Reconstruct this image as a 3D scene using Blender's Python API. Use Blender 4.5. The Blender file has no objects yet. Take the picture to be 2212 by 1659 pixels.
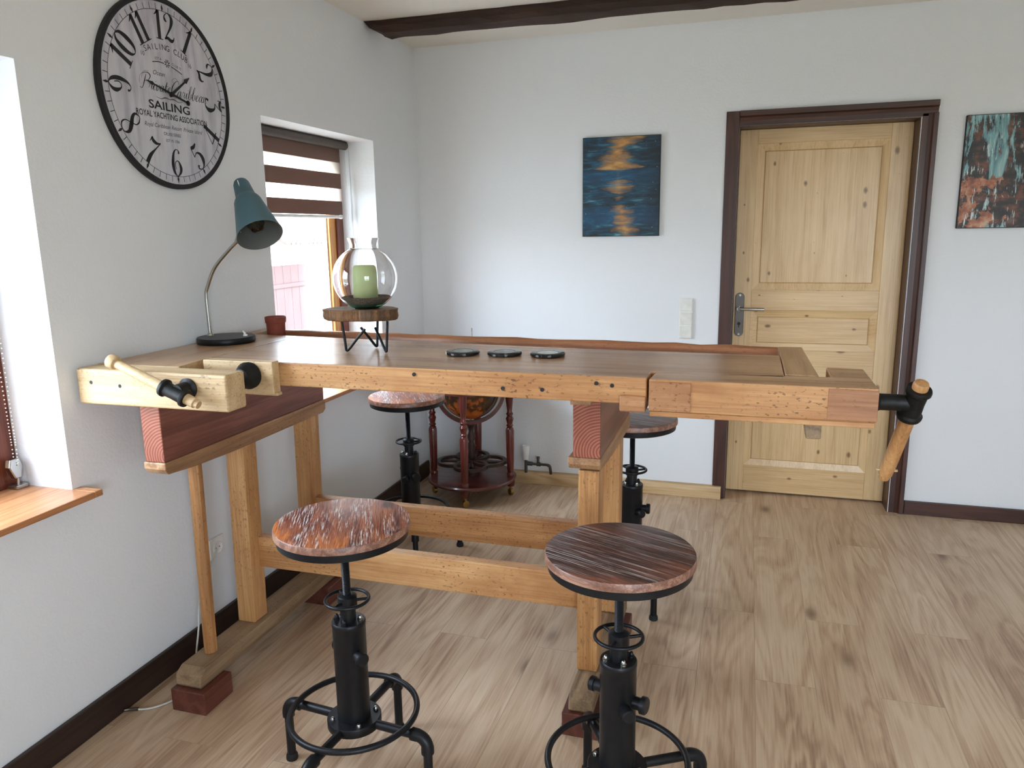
import bpy, bmesh, math, random
from mathutils import Vector, Matrix
R = math.radians
random.seed(7)
scene = bpy.context.scene
C = scene.collection

# ------------------------------------------------------------------ camera, sky, exposure
cam_d = bpy.data.cameras.new('camera')
cam = bpy.data.objects.new('camera', cam_d); C.objects.link(cam)
cr = Vector((0.95595824, 0.29312151, -0.01495412)); cu = Vector((-0.04406358, 0.19370472, 0.98006983)); cf = Vector((-0.29017623, 0.9362469, -0.19808961))
m = Matrix((cr, cu, -cf)).transposed().to_4x4()
m.translation = (1.88521247, -4.27964456, 1.51197585)
cam.matrix_world = m
cam_d.sensor_fit = 'HORIZONTAL'; cam_d.sensor_width = 36.0; cam_d.lens = 36.0 * 1638.27 / 2212.0
cam_d.clip_start = 0.05; cam_d.clip_end = 200
scene.camera = cam
vs = scene.view_settings
vs.view_transform = 'Standard'; vs.look = 'None'; vs.gamma = 1.0; vs.use_curve_mapping = False
vs.exposure = 0.28
w = bpy.data.worlds.new('sky'); scene.world = w; w.use_nodes = True
bg = w.node_tree.nodes['Background']
# overcast sky above the horizon, dim garden ground below it
_wt = w.node_tree; _tc = _wt.nodes.new('ShaderNodeTexCoord'); _sp = _wt.nodes.new('ShaderNodeSeparateXYZ'); _rp = _wt.nodes.new('ShaderNodeValToRGB'); _ma = _wt.nodes.new('ShaderNodeMapRange')
_wt.links.new(_tc.outputs['Generated'], _sp.inputs[0]); _wt.links.new(_sp.outputs[2], _ma.inputs[0]); _ma.inputs[1].default_value = -1; _ma.inputs[2].default_value = 1
_wt.links.new(_ma.outputs[0], _rp.inputs[0]); _wt.links.new(_rp.outputs[0], bg.inputs[0])
_e = _rp.color_ramp.elements; _e[0].position = .485; _e[0].color = (.25, .27, .23, 1); _e[1].position = .515; _e[1].color = (.82, .94, 1.09, 1)
_n = _e.new(1.0); _n.color = (.78, .92, 1.12, 1)
bg.inputs[1].default_value = 19.0
try:
    scene.cycles.use_denoising = True
    scene.cycles.max_bounces = 10; scene.cycles.diffuse_bounces = 6; scene.cycles.glossy_bounces = 4
    scene.cycles.transmission_bounces = 8; scene.cycles.transparent_max_bounces = 12
    scene.cycles.sample_clamp_indirect = 8.0; scene.cycles.caustics_reflective = False
except Exception: pass

def portal(loc, rot, sx, sy):
    l = bpy.data.lights.new('window_daylight', 'AREA'); l.shape = 'RECTANGLE'; l.size = sx; l.size_y = sy
    l.cycles.is_portal = True
    o = bpy.data.objects.new('window_daylight', l); C.objects.link(o); o.location = loc; o.rotation_euler = rot
portal((-0.31, -3.10, 1.38), (0, R(-90), 0), 1.22, 0.99)
portal((-0.31, -1.05, 1.38), (0, R(-90), 0), 1.22, 0.99)
portal((-0.31, -5.02, 1.38), (0, R(-90), 0), 1.22, 0.99)
portal((3.50, -6.26, 1.45), (R(90), 0, 0), 1.8, 1.5)

# ------------------------------------------------------------------ node helpers
def S(r, g, b):
    f = lambda c: (c/255/12.92) if c/255 <= .04045 else ((c/255+.055)/1.055)**2.4
    return (f(r), f(g), f(b), 1)
class NT:
    def __init__(s, name):
        s.m = bpy.data.materials.new(name); s.m.use_nodes = True
        s.t = s.m.node_tree; s.t.nodes.clear()
        s.out = s.t.nodes.new('ShaderNodeOutputMaterial')
    def n(s, typ, props=None, **inp):
        nd = s.t.nodes.new(typ)
        for k, v in (props or {}).items(): setattr(nd, k, v)
        for k, v in inp.items():
            key = int(k[1:]) if k[0] == 'i' and k[1:].isdigit() else k.replace('_', ' ')
            s.set(nd.inputs[key], v)
        return nd
    def set(s, sock, v):
        if isinstance(v, bpy.types.NodeSocket): s.t.links.new(v, sock)
        else: sock.default_value = v
    def math(s, op, a, b=0.0, clamp=False):
        nd = s.n('ShaderNodeMath', dict(operation=op, use_clamp=clamp)); s.set(nd.inputs[0], a); s.set(nd.inputs[1], b); return nd.outputs[0]
    def ramp(s, fac, stops, interp='LINEAR'):
        nd = s.n('ShaderNodeValToRGB'); s.set(nd.inputs[0], fac); cr_ = nd.color_ramp; cr_.interpolation = interp
        while len(cr_.elements) < len(stops): cr_.elements.new(0.5)
        for e, (p, c) in zip(cr_.elements, stops):
            e.position = p; e.color = c if isinstance(c, tuple) else (c, c, c, 1)
        return nd.outputs[0]
    def mix(s, fac, a, b, mode='MIX'):
        nd = s.n('ShaderNodeMix', dict(data_type='RGBA', blend_type=mode)); s.set(nd.inputs[0], fac); s.set(nd.inputs[6], a); s.set(nd.inputs[7], b); return nd.outputs[2]
    def coords(s, kind='Object', scale=(1, 1, 1), rnd=True, loc=(0, 0, 0), rot=(0, 0, 0)):
        v = s.n('ShaderNodeTexCoord').outputs[kind]
        if rnd:
            r = s.n('ShaderNodeObjectInfo').outputs['Random']
            v = s.n('ShaderNodeVectorMath', dict(operation='ADD'), i0=v, i1=s.n('ShaderNodeCombineXYZ', X=s.math('MULTIPLY', r, 17.3), Y=s.math('MULTIPLY', r, 9.1), Z=s.math('MULTIPLY', r, 23.7)).outputs[0]).outputs[0]
        return s.n('ShaderNodeMapping', Vector=v, Scale=scale, Location=loc, Rotation=rot).outputs[0]
    def scl(s, v, scale):
        return s.n('ShaderNodeMapping', Vector=v, Scale=scale).outputs[0]
    def noise(s, vec, scale, detail=3, rough=.5, dist=0):
        return s.n('ShaderNodeTexNoise', None, Vector=vec, Scale=scale, Detail=detail, Roughness=rough, Distortion=dist).outputs[0]
    def bsdf(s, color, rough=.5, bump=None, bstr=.2, bdist=.002, **kw):
        b = s.n('ShaderNodeBsdfPrincipled', None, Base_Color=color, Roughness=rough, **kw)
        if bump is not None:
            s.set(b.inputs['Normal'], s.n('ShaderNodeBump', None, Height=bump, Strength=bstr, Distance=bdist).outputs[0])
        s.t.links.new(b.outputs[0], s.out.inputs[0]); return s.m
def plain(name, col, rough=.5, metal=0., var=.06, scale=30, bump=0.0, **kw):
    t = NT(name); v = t.coords(); n = t.noise(v, scale, 3)
    c = t.mix(t.ramp(n, [(.3, 0.), (.7, 1.)]), tuple(x*(1-var) for x in col[:3])+(1,), tuple(min(1, x*(1+var)) for x in col[:3])+(1,))
    return t.bsdf(c, rough, n if bump else None, bump, .001, Metallic=metal, **kw)
AX = {'X': (.07, 1, 1), 'Y': (1, .07, 1), 'Z': (1, 1, .07)}
def wood(name, dark, base, light, axis='X', scale=1., fig=1., speck=0., knot=0., rough=.5, bump=.15, stain=0., bands=9., coat=0., plane=False):
    t = NT(name); v0 = t.coords(); a = AX[axis]
    v = t.scl(v0, a)
    f = t.noise(v, 6*scale, 3, .5, .4)
    rings = t.math('ADD', t.math('MULTIPLY', t.math('SINE', t.math('MULTIPLY', f, bands*6.283)), .5), .5)
    fib = t.noise(t.scl(v0, tuple(.25 if q < 1 else 10. for q in a)), 14*scale, 4, .65)
    k = t.math('ADD', t.math('MULTIPLY', rings, .45*fig), t.math('MULTIPLY', fib, 1-.45*fig))
    c = t.ramp(k, [(.18, dark), (.5, base), (.8, light)])
    if stain:
        s_ = t.ramp(t.noise(t.scl(v0, tuple(.5 if q < 1 else 1. for q in a)), 7., 4, .65), [(.42, 0.), (.68, 1.)])
        c = t.mix(t.math('MULTIPLY', s_, stain), c, (base[0]*.62, base[1]*.48, base[2]*.36, 1))
    if speck:
        s1 = t.ramp(t.noise(t.scl(v0, tuple(.9 if q < 1 else 1.6 for q in a)), 90., 2, .5), [(.60, 0.), (.68, .75)])
        s2 = t.ramp(t.noise(v0, 4.5, 3), [(.42, .1), (.58, 1.)])
        c = t.mix(t.math('MULTIPLY', t.math('MULTIPLY', s1, s2), speck), c, tuple(x*.25 for x in dark[:3])+(1,))
    if knot:
        kv = t.scl(v0, tuple(.6 if q < 1 else 1. for q in a))
        if plane:
            q_ = t.n('ShaderNodeSeparateXYZ', None, Vector=kv); kv = t.n('ShaderNodeCombineXYZ', None, X=q_.outputs[0], Y=q_.outputs[2]).outputs[0]
        vr = t.n('ShaderNodeTexVoronoi', dict(voronoi_dimensions='2D' if plane else '3D'), Vector=kv, Scale=7.0, Randomness=1.0)
        cr_ = t.n('ShaderNodeSeparateXYZ', None, Vector=vr.outputs[1]).outputs[0]
        vr = t.math('DIVIDE', t.math('ADD', vr.outputs[0], t.math('MULTIPLY', t.math('SUBTRACT', t.noise(v0, 40., 2), .5), .035)), t.math('ADD', .12, t.math('MULTIPLY', t.math('POWER', cr_, 2.), 1.3)))
        c = t.mix(t.math('MULTIPLY', t.ramp(vr, [(.03, 1.), (.055, .6), (.085, 0.)]), knot), c, (dark[0]*.35, dark[1]*.28, dark[2]*.22, 1))
    kw = {'Coat Weight': coat} if coat else {}
    b = t.n('ShaderNodeBsdfPrincipled', None, Base_Color=c, Roughness=rough)
    if coat: b.inputs['Coat Weight'].default_value = coat; b.inputs['Coat Roughness'].default_value = .12
    t.set(b.inputs['Normal'], t.n('ShaderNodeBump', None, Height=k, Strength=bump, Distance=.002).outputs[0])
    t.t.links.new(b.outputs[0], t.out.inputs[0]); return t.m

# ------------------------------------------------------------------ materials
def wall_mat(name, col):
    t = NT(name); v = t.coords(rnd=False)
    n = t.noise(v, 90, 4, .6); n2 = t.noise(t.scl(v, (1, 1, .6)), 2.2, 2)
    c = t.mix(t.math('MULTIPLY', n2, .25), col, tuple(x*.93 for x in col[:3])+(1,))
    return t.bsdf(c, .9, n, .35, .004)
M = {}
M['wall'] = wall_mat('white_textured_paint', S(231, 234, 237))
M['ceil'] = wall_mat('white_ceiling_paint', S(232, 228, 220))
def floor_mat():
    t = NT('oak_laminate'); v = t.coords(rnd=False)
    vp = t.n('ShaderNodeMapping', None, Vector=v, Rotation=(0, 0, R(90))).outputs[0]
    br = t.n('ShaderNodeTexBrick', dict(offset=.37, offset_frequency=2), Vector=vp, Scale=1., Mortar_Size=.0012, Mortar_Smooth=.2, Bias=0., Brick_Width=1.28, Row_Height=.193)
    br.inputs['Color1'].default_value = (0, 0, 0, 1); br.inputs['Color2'].default_value = (1, 1, 1, 1); br.inputs['Mortar'].default_value = (.5, .5, .5, 1)
    rnd = br.outputs[0]
    off = t.n('ShaderNodeVectorMath', dict(operation='SCALE'), i0=rnd); off.inputs['Scale'].default_value = 13.7
    vv = t.n('ShaderNodeVectorMath', dict(operation='ADD'), i0=v, i1=off.outputs[0]).outputs[0]
    f = t.noise(t.scl(vv, (1., .13, 1)), 5.2, 4, .5, .9)
    rings = t.math('ADD', t.math('MULTIPLY', t.math('SINE', t.math('MULTIPLY', f, 52.)), .5), .5)
    fib = t.noise(t.scl(vv, (9, .22, 1)), 16, 4, .65)
    tone = t.noise(t.scl(vv, (1.6, .3, 1)), 3., 3, .6)
    k = t.math('ADD', t.math('ADD', t.math('MULTIPLY', rings, .13), t.math('MULTIPLY', fib, .42)), t.math('MULTIPLY', tone, .50))
    c = t.ramp(k, [(.28, S(128, 98, 76)), (.45, S(184, 154, 126)), (.6, S(206, 181, 152)), (.8, S(218, 198, 172))])
    c = t.mix(t.math('MULTIPLY', rnd, .2), c, S(168, 138, 108))
    vr = t.n('ShaderNodeTexVoronoi', None, Vector=t.scl(vv, (1, .45, 1)), Scale=3.6, Randomness=1.).outputs[0]
    c = t.mix(t.math('MULTIPLY', t.ramp(vr, [(.03, 1.), (.10, .3), (.17, 0.)]), .75), c, S(92, 66, 46))
    c = t.mix(t.math('MULTIPLY', br.outputs[1], .35), c, S(110, 86, 64))
    return t.bsdf(c, .42, k, .05, .001)
M['floor'] = floor_mat()
M['bench'] = wood('pale_beech', S(142, 92, 56), S(194, 144, 94), S(214, 172, 122), 'X', 1.1, .5, 1., 0, .45, .12, .75, 4)
M['bench_patch'] = wood('darker_beech_inlay', S(126, 80, 54), S(172, 122, 82), S(196, 150, 106), 'X', 1.2, .5, .8, 0, .45, .12, .7, 4)
M['bench_y'] = wood('pale_beech_depth', S(150, 100, 55), S(205, 158, 104), S(226, 187, 132), 'Y', 1.2, .7, .6, 0, .45, .12, .3, 5)
M['bench_z'] = wood('amber_beech_upright', S(126, 82, 48), S(182, 132, 82), S(208, 164, 112), 'Z', 1.2, .5, .6, 0, .42, .12, .5, 4)
M['bench_light'] = wood('worn_pale_beech', S(160, 130, 94), S(200, 172, 130), S(214, 190, 152), 'X', 1.2, .5, .8, 0, .5, .12, .25, 5)
M['bench_top'] = wood('worn_brown_benchtop', S(122, 90, 66), S(174, 136, 102), S(196, 162, 128), 'X', .9, .5, .4, 0, .27, .06, .35, 5)
M['bench_top_y'] = wood('worn_brown_cap', S(126, 92, 64), S(176, 138, 100), S(198, 164, 126), 'Y', .9, .5, .4, 0, .3, .08, .3, 6)
M['rail'] = wood('reddish_tray_board', S(112, 68, 44), S(164, 108, 72), S(184, 132, 94), 'X', 1.2, .6, .4, 0, .35, .12, .4, 6)
M['oak_old'] = wood('old_brown_beech_rail', S(108, 76, 52), S(162, 122, 86), S(190, 154, 114), 'Y', 1.1, .6, .6, 0, .5, .15, .5, 5)
M['foot'] = wood('grey_worn_foot', S(92, 74, 54), S(142, 118, 90), S(166, 142, 110), 'Y', 1.2, .6, .6, 0, .6, .15, .5, 5)
M['red'] = wood('red_stained_pine', S(84, 44, 36), S(120, 69, 57), S(148, 95, 78), 'Y', 1.2, .6, .15, .4, .38, .12, .4, 5)
def end_grain():
    t = NT('red_stained_end_grain'); v = t.coords(rnd=False)
    sp = t.n('ShaderNodeSeparateXYZ', None, Vector=v)
    dx = t.math('ADD', sp.outputs[0], -.05); dz = t.math('ADD', sp.outputs[2], -.02)
    d = t.math('SQRT', t.math('ADD', t.math('MULTIPLY', dx, dx), t.math('MULTIPLY', dz, dz)))
    d = t.math('ADD', d, t.math('MULTIPLY', t.noise(v, 25, 2), .006))
    s_ = t.math('ADD', t.math('MULTIPLY', t.math('SINE', t.math('MULTIPLY', d, 720.)), .5), .5)
    c = t.ramp(t.math('ADD', t.math('MULTIPLY', s_, .6), t.math('MULTIPLY', t.noise(v, 14, 3), .4)), [(.15, S(112, 54, 40)), (.6, S(146, 80, 58)), (.95, S(178, 114, 88))])
    return t.bsdf(c, .5)
M['red_end'] = end_grain()
M['pine_v'] = wood('knotty_pine_upright', S(190, 150, 102), S(218, 186, 138), S(230, 203, 158), 'Z', 1.1, .3, 0, .9, .35, .06, .15, 5, 0., True)
M['pine_h'] = wood('knotty_pine_level', S(190, 150, 102), S(216, 183, 134), S(228, 200, 154), 'X', 1.1, .3, 0, .9, .35, .06, .15, 5, 0., True)
M['dark_z'] = wood('dark_brown_trim_upright', S(42, 22, 16), S(66, 36, 27), S(84, 50, 38), 'Z', 1.2, .5, 0, 0, .4, .1)
M['dark_x'] = wood('dark_brown_trim_level', S(42, 22, 16), S(66, 36, 27), S(84, 50, 38), 'X', 1.2, .5, 0, 0, .4, .1)
M['dark_y'] = wood('near_black_baseboard', S(30, 20, 17), S(44, 30, 26), S(56, 40, 34), 'Y', 1.2, .5, 0, 0, .4, .1)
M['beam'] = wood('rough_dark_beam', S(26, 16, 12), S(52, 34, 26), S(74, 50, 38), 'X', 1.5, .5, .3, 0, .8, .6, .3, 7)
M['light_base'] = wood('light_laminate_baseboard', S(160, 126, 86), S(198, 166, 122), S(212, 184, 144), 'X', 1.2, .6, 0, 0, .45, .05)
M['sill'] = wood('orange_brown_sill', S(140, 92, 60), S(184, 128, 86), S(204, 152, 108), 'Y', 1.4, .5, 0, 0, .3, .05)
M['frame_red'] = wood('red_brown_window_wood', S(66, 28, 18), S(104, 50, 32), S(128, 68, 44), 'Z', 1.4, .5, 0, 0, .4, .05)
M['frame_oak'] = wood('golden_window_wood', S(150, 96, 40), S(196, 136, 66), S(214, 160, 92), 'Z', 1.4, .5, 0, 0, .4, .05)
M['black'] = plain('matte_black_metal', S(30, 31, 34), .42, .55, .15, 40, .05)
M['black_iron'] = plain('worn_black_iron', S(38, 38, 38), .5, .7, .3, 60, .25)
M['rubber'] = plain('black_rubber', S(24, 24, 24), .8)
M['steel'] = plain('brushed_steel', S(176, 176, 172), .25, 1.)
M['dark_steel'] = plain('dark_bronze_steel', S(96, 92, 88), .35, .9)
M['brass'] = plain('dull_brass', S(170, 140, 80), .3, 1.)
M['teal'] = plain('teal_lacquer', S(72, 104, 114), .45, 0., .08, 12)
M['shade_in'] = plain('grey_inner_enamel', S(104, 106, 104), .5)
M['white'] = plain('white_plastic', S(232, 232, 228), .4)
M['offwhite'] = plain('off_white_plastic', S(230, 230, 224), .45)
M['terra'] = plain('terracotta', S(132, 62, 46), .75, 0., .15, 25, .1)
M['soil'] = plain('dark_soil', S(60, 40, 30), .95, 0., .4, 60, .4)
M['candle'] = plain('green_wax', S(184, 200, 142), .45, 0., .05, 14, Subsurface_Weight=.3, Subsurface_Scale=.02)
M['gravel'] = plain('dark_gravel', S(92, 86, 80), .8, 0., .7, 260, .3)
M['bark'] = wood('split_bark_edge', S(46, 34, 26), S(102, 74, 50), S(160, 114, 70), 'Z', 2.5, .5, .6, 0, .8, .8, .5, 6)
M['slice'] = wood('wood_slice_top', S(92, 70, 52), S(134, 110, 86), S(158, 134, 108), 'X', 1.5, .6, 0, 0, .6, .1, .3, 7)
M['mahogany'] = wood('red_mahogany', S(58, 18, 14), S(100, 36, 28), S(124, 52, 40), 'Z', 1.4, .5, 0, 0, .25, .05, .2, 6, .5)
M['mahogany_x'] = wood('red_mahogany_burl', S(50, 20, 16), S(96, 42, 32), S(122, 62, 46), 'X', .8, .8, .4, 0, .28, .05, .5, 6, .5)
M['walnut'] = wood('dark_walnut', S(28, 16, 12), S(52, 32, 24), S(70, 44, 34), 'X', 1.4, .5, 0, 0, .35, .05)
M['roller'] = plain('brown_roller_tube', S(74, 66, 60), .6)
M['ink'] = plain('black_print', S(26, 26, 30), .7)
M['ink_grey'] = plain('grey_print', S(84, 82, 88), .7)
M['cord'] = plain('pale_cord', S(206, 206, 198), .5)
M['tile'] = plain('clay_roof_tile', S(92, 78, 72), .8, 0., .2, 8, .2)
M['render'] = plain('white_render', S(226, 222, 214), .9, 0., .04, 4, .1)
M['gate'] = wood('faded_red_gate_boards', S(66, 42, 39), S(78, 53, 50), S(86, 62, 58), 'Z', 1., .4, 0, 0, .8, .1)
M['yard'] = plain('pale_paving', S(190, 188, 182), .9, 0., .08, 3)
def glass_pane():
    t = NT('window_glass')
    g_ = t.n('ShaderNodeNewGeometry')
    c_ = t.math('ABSOLUTE', t.n('ShaderNodeVectorMath', dict(operation='DOT_PRODUCT'), i0=g_.outputs['Incoming'], i1=g_.outputs['Normal']).outputs['Value'])
    f = t.math('ADD', t.math('MULTIPLY', t.math('POWER', t.math('SUBTRACT', 1., c_, True), 5.), .9), .03, True)
    mx = t.n('ShaderNodeMixShader', None, i0=f, i1=t.n('ShaderNodeBsdfTransparent', None, Color=(.97, .98, .98, 1)).outputs[0], i2=t.n('ShaderNodeBsdfGlossy', None, Roughness=.02).outputs[0])
    t.t.links.new(mx.outputs[0], t.out.inputs[0]); return t.m
M['pane'] = glass_pane()
def glass(name, col, ior=1.45):
    t = NT(name); b = t.n('ShaderNodeBsdfPrincipled', None, Base_Color=col, Roughness=.0, IOR=ior)
    b.inputs['Transmission Weight'].default_value = 1.0
    t.t.links.new(b.outputs[0], t.out.inputs[0]); return t.m
M['glass'] = glass('clear_glass', (1, 1, 1, 1)); M['glass_glint'] = glass('green_glint_glass', (.35, .85, .62, 1))
def seat_mat(name, dark, base, light, streak, amount, knots=0., ln=.6):
    t = NT(name); v = t.coords(rnd=False)
    big = t.noise(t.scl(v, (1.2, 5.5, 1)), 3.4, 3, .55, .6)
    fib = t.noise(t.scl(v, (ln, 11, 1)), 26., 4, .7)
    pat = t.noise(t.scl(v, (1.6*ln, 5., 1)), 5.2, 3, .6)
    c = t.ramp(t.math('ADD', t.math('MULTIPLY', big, .8), t.math('MULTIPLY', fib, .25)), [(.36, dark), (.50, base), (.66, light)])
    c = t.mix(t.ramp(fib, [(.30, .7), (.45, 0.)]), c, tuple(x*.35 for x in dark[:3])+(1,))
    if knots:
        vr = t.n('ShaderNodeTexVoronoi', None, Vector=t.scl(v, (.8, 1.2, 1)), Scale=7., Randomness=1.).outputs[0]
        c = t.mix(t.math('MULTIPLY', t.ramp(vr, [(.1, 1.), (.2, 0.)]), knots), c, tuple(x*.6 for x in dark[:3])+(1,))
    st = t.math('MULTIPLY', t.ramp(fib, [(.51, 0.), (.57, 1.)]), t.ramp(pat, [(.46, .08), (.56, 1.)]))
    c = t.mix(t.math('MULTIPLY', st, amount), c, streak)
    return t.bsdf(c, .36, fib, .25, .002)
M['seat_orange'] = seat_mat('orange_brown_seat_wood', S(82, 48, 46), S(136, 78, 56), S(190, 112, 56), S(196, 194, 190), .9, .8)
M['seat_dark'] = seat_mat('dark_brown_seat_wood', S(50, 32, 30), S(78, 52, 46), S(126, 72, 52), S(166, 162, 160), .9, 0., .22)
M['seat_edge'] = wood('seat_edge_wood', S(84, 54, 44), S(132, 92, 74), S(184, 144, 120), 'X', 2.5, .5, 0, 0, .4, .1, .2, 6)
def globe_mat():
    t = NT('antique_globe_map'); v = t.coords(rnd=False)
    n = t.noise(v, 7., 4, .55)
    c = t.ramp(n, [(.44, S(52, 34, 18)), (.5, S(92, 52, 20)), (.53, S(176, 92, 36)), (.7, S(196, 116, 54))])
    return t.bsdf(c, .22)
M['globe'] = globe_mat()
def blind_mat():
    t = NT('striped_day_night_fabric'); v = t.n('ShaderNodeNewGeometry').outputs['Position']
    z = t.n('ShaderNodeSeparateXYZ', None, Vector=v).outputs[2]
    # sheer bands at fixed heights of the cloth
    def band(a, b): return t.math('MULTIPLY', t.math('GREATER_THAN', z, a), t.math('LESS_THAN', z, b))
    sh = t.math('ADD', band(1.8143, 1.8706), band(1.6755, 1.7392))
    weave = t.noise(t.scl(v, (1, 1, 1)), 220., 2)
    col = t.mix(t.math('MULTIPLY', weave, .3), S(140, 116, 106), S(112, 88, 80))
    d = t.n('ShaderNodeBsdfDiffuse', None, Color=col); tl = t.n('ShaderNodeBsdfTranslucent', None, Color=S(120, 74, 56))
    op = t.n('ShaderNodeMixShader', None, i0=.22, i1=d.outputs[0], i2=tl.outputs[0])
    tr = t.n('ShaderNodeBsdfTransparent', None, Color=(1, .99, .97, 1)); sd = t.n('ShaderNodeBsdfTranslucent', None, Color=S(240, 232, 220))
    se = t.n('ShaderNodeMixShader', None, i0=.35, i1=tr.outputs[0], i2=sd.outputs[0])
    mx = t.n('ShaderNodeMixShader', None, i0=sh, i1=op.outputs[0], i2=se.outputs[0])
    t.t.links.new(mx.outputs[0], t.out.inputs[0]); return t.m
M['blind'] = blind_mat()
def dial_mat():
    t = NT('aged_paper_dial'); v = t.coords(rnd=False)
    n = t.noise(t.scl(v, (1, 3, .5)), 9, 4, .6)
    c = t.ramp(n, [(.3, S(168, 166, 178)), (.55, S(200, 199, 208)), (.8, S(210, 209, 212))])
    return t.bsdf(c, .7)
M['dial'] = dial_mat()
def painting_blue():
    t = NT('blue_orange_abstract_paint'); v = t.coords('Generated', rnd=False)
    sp = t.n('ShaderNodeSeparateXYZ', None, Vector=v); x, z = sp.outputs[0], sp.outputs[2]
    st = t.noise(t.scl(v, (1.6, 1, 11)), 2.2, 5, .6, .35)
    c = t.ramp(st, [(.3, S(22, 26, 26)), (.44, S(30, 44, 48)), (.52, S(26, 64, 88)), (.62, S(42, 98, 116)), (.74, S(120, 156, 162))])
    blue = t.ramp(z, [(0., 0.), (.1, .2), (.16, .8), (.26, .6), (.32, .1), (.5, .2), (.56, .6), (.64, .75), (.7, .1), (1., .1)])
    c = t.mix(t.math('MULTIPLY', blue, .6), c, S(34, 96, 140))
    c = t.mix(t.ramp(x, [(.6, 0.), (1., .7)]), c, S(24, 34, 48))
    wz = t.ramp(z, [(0., .13), (.07, .16), (.17, .15), (.27, .16), (.33, .0), (.42, .0), (.45, .14), (.5, .22), (.55, .14), (.6, .0), (.66, .05), (.69, .34), (.74, .25), (.80, .22), (.86, .14), (.95, .22), (1., .24)])
    cx = t.ramp(z, [(0., .58), (.3, .5), (.5, .47), (.7, .45), (.85, .44), (1., .58)])
    d = t.math('ABSOLUTE', t.math('SUBTRACT', x, cx))
    d = t.math('ADD', d, t.math('MULTIPLY', t.math('SUBTRACT', st, .5), .55))
    msk = t.ramp(t.math('SUBTRACT', wz, d), [(0., 0.), (.2, 1.)])
    oc = t.ramp(t.noise(t.scl(v, (2, 1, 7)), 3., 3), [(.32, S(136, 108, 66)), (.5, S(196, 142, 78)), (.7, S(214, 176, 116))])
    c = t.mix(t.math('MULTIPLY', msk, .92), c, oc)
    sp1 = t.ramp(t.noise(t.scl(v, (1, 1, 1.3)), 42., 2), [(.7, 0.), (.73, 1.)])
    c = t.mix(t.math('MULTIPLY', sp1, .5), c, S(190, 200, 196))
    return t.bsdf(c, .45, st, .3, .003)
def painting_dark():
    t = NT('dark_teal_rust_abstract_paint'); v = t.coords('Generated', rnd=False)
    sp = t.n('ShaderNodeSeparateXYZ', None, Vector=v); x, z = sp.outputs[0], sp.outputs[2]
    st = t.noise(t.scl(v, (7, 1, 1.5)), 1.7, 5, .68, .5)
    h = t.noise(t.scl(v, (3, 1, 5)), 2.0, 5, .62)
    c = t.ramp(h, [(.36, S(28, 28, 30)), (.5, S(52, 46, 42)), (.6, S(112, 66, 48)), (.72, S(88, 96, 92))])
    xl = t.ramp(x, [(0., .8), (.1, .5), (.26, 1.), (.42, .85), (.6, .35), (1., .1)])
    zl = t.ramp(z, [(0., .9), (.05, .2), (.4, .25), (.5, 1.), (1., 1.)])
    bias = t.math('ADD', st, t.math('MULTIPLY', t.math('SUBTRACT', t.math('MULTIPLY', xl, zl), .5), .16))
    c = t.mix(t.ramp(bias, [(.535, 0.), (.555, 1.)]), c, t.ramp(st, [(.46, S(82, 110, 122)), (.58, S(124, 172, 174)), (.7, S(196, 206, 204))]))
    rn = t.noise(t.scl(v, (3.2, 1, 3)), 2.1, 5, .65)
    rb = t.math('ADD', rn, t.math('MULTIPLY', t.math('SUBTRACT', t.math('MULTIPLY', t.ramp(x, [(0., 1.), (.3, .8), (.5, 0.)]), t.ramp(z, [(0., .9), (.4, 1.), (.52, .1)])), .5), .2))
    c = t.mix(t.ramp(rb, [(.545, 0.), (.57, 1.)]), c, t.ramp(h, [(.38, S(112, 70, 54)), (.5, S(170, 104, 74)), (.65, S(200, 160, 132))]))
    wh = t.math('MULTIPLY', t.ramp(t.noise(t.scl(v, (9, 1, 2)), 2.6, 5, .65), [(.6, 0.), (.63, 1.)]), t.ramp(x, [(.3, 1.), (.8, .2)]))
    c = t.mix(wh, c, S(214, 220, 216))
    return t.bsdf(c, .45, st, .3, .003)
M['paint_blue'] = painting_blue(); M['paint_dark'] = painting_dark()
M['canvas'] = plain('black_canvas_edge', S(24, 24, 26), .7)
def coaster_mat(name, c0, c1):
    t = NT(name); v = t.coords(rnd=False)
    n = t.noise(v, 55, 3); sp = t.n('ShaderNodeVectorMath', dict(operation='LENGTH'), i0=v).outputs['Value']
    c = t.mix(t.ramp(n, [(.4, 0.), (.6, 1.)]), c0, c1)
    return t.bsdf(c, .3)
M['coaster_a'] = coaster_mat('grey_green_coaster_print', S(110, 118, 104), S(150, 156, 146))
M['coaster_b'] = coaster_mat('grey_coaster_print', S(92, 96, 98), S(140, 140, 138))
M['coaster_c'] = coaster_mat('pale_coaster_print', S(176, 180, 176), S(200, 204, 200))

# ------------------------------------------------------------------ mesh helpers
def hexa(bm, b, t):
    vs_ = [bm.verts.new(p) for p in list(b)+list(t)]
    for f in ((3, 2, 1, 0), (4, 5, 6, 7), (0, 1, 5, 4), (1, 2, 6, 5), (2, 3, 7, 6), (3, 0, 4, 7)): bm.faces.new([vs_[i] for i in f])
def box(bm, x0, x1, y0, y1, z0, z1):
    hexa(bm, [(x0, y0, z0), (x1, y0, z0), (x1, y1, z0), (x0, y1, z0)], [(x0, y0, z1), (x1, y0, z1), (x1, y1, z1), (x0, y1, z1)])
def prism(bm, poly, z0, z1, f=lambda a, b, c: (a, b, c)):
    lo = [bm.verts.new(f(x, y, z0)) for x, y in poly]; hi = [bm.verts.new(f(x, y, z1)) for x, y in poly]
    n = len(poly); bm.faces.new(lo[::-1]); bm.faces.new(hi)
    for i in range(n): bm.faces.new((lo[i], lo[(i+1) % n], hi[(i+1) % n], hi[i]))
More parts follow.
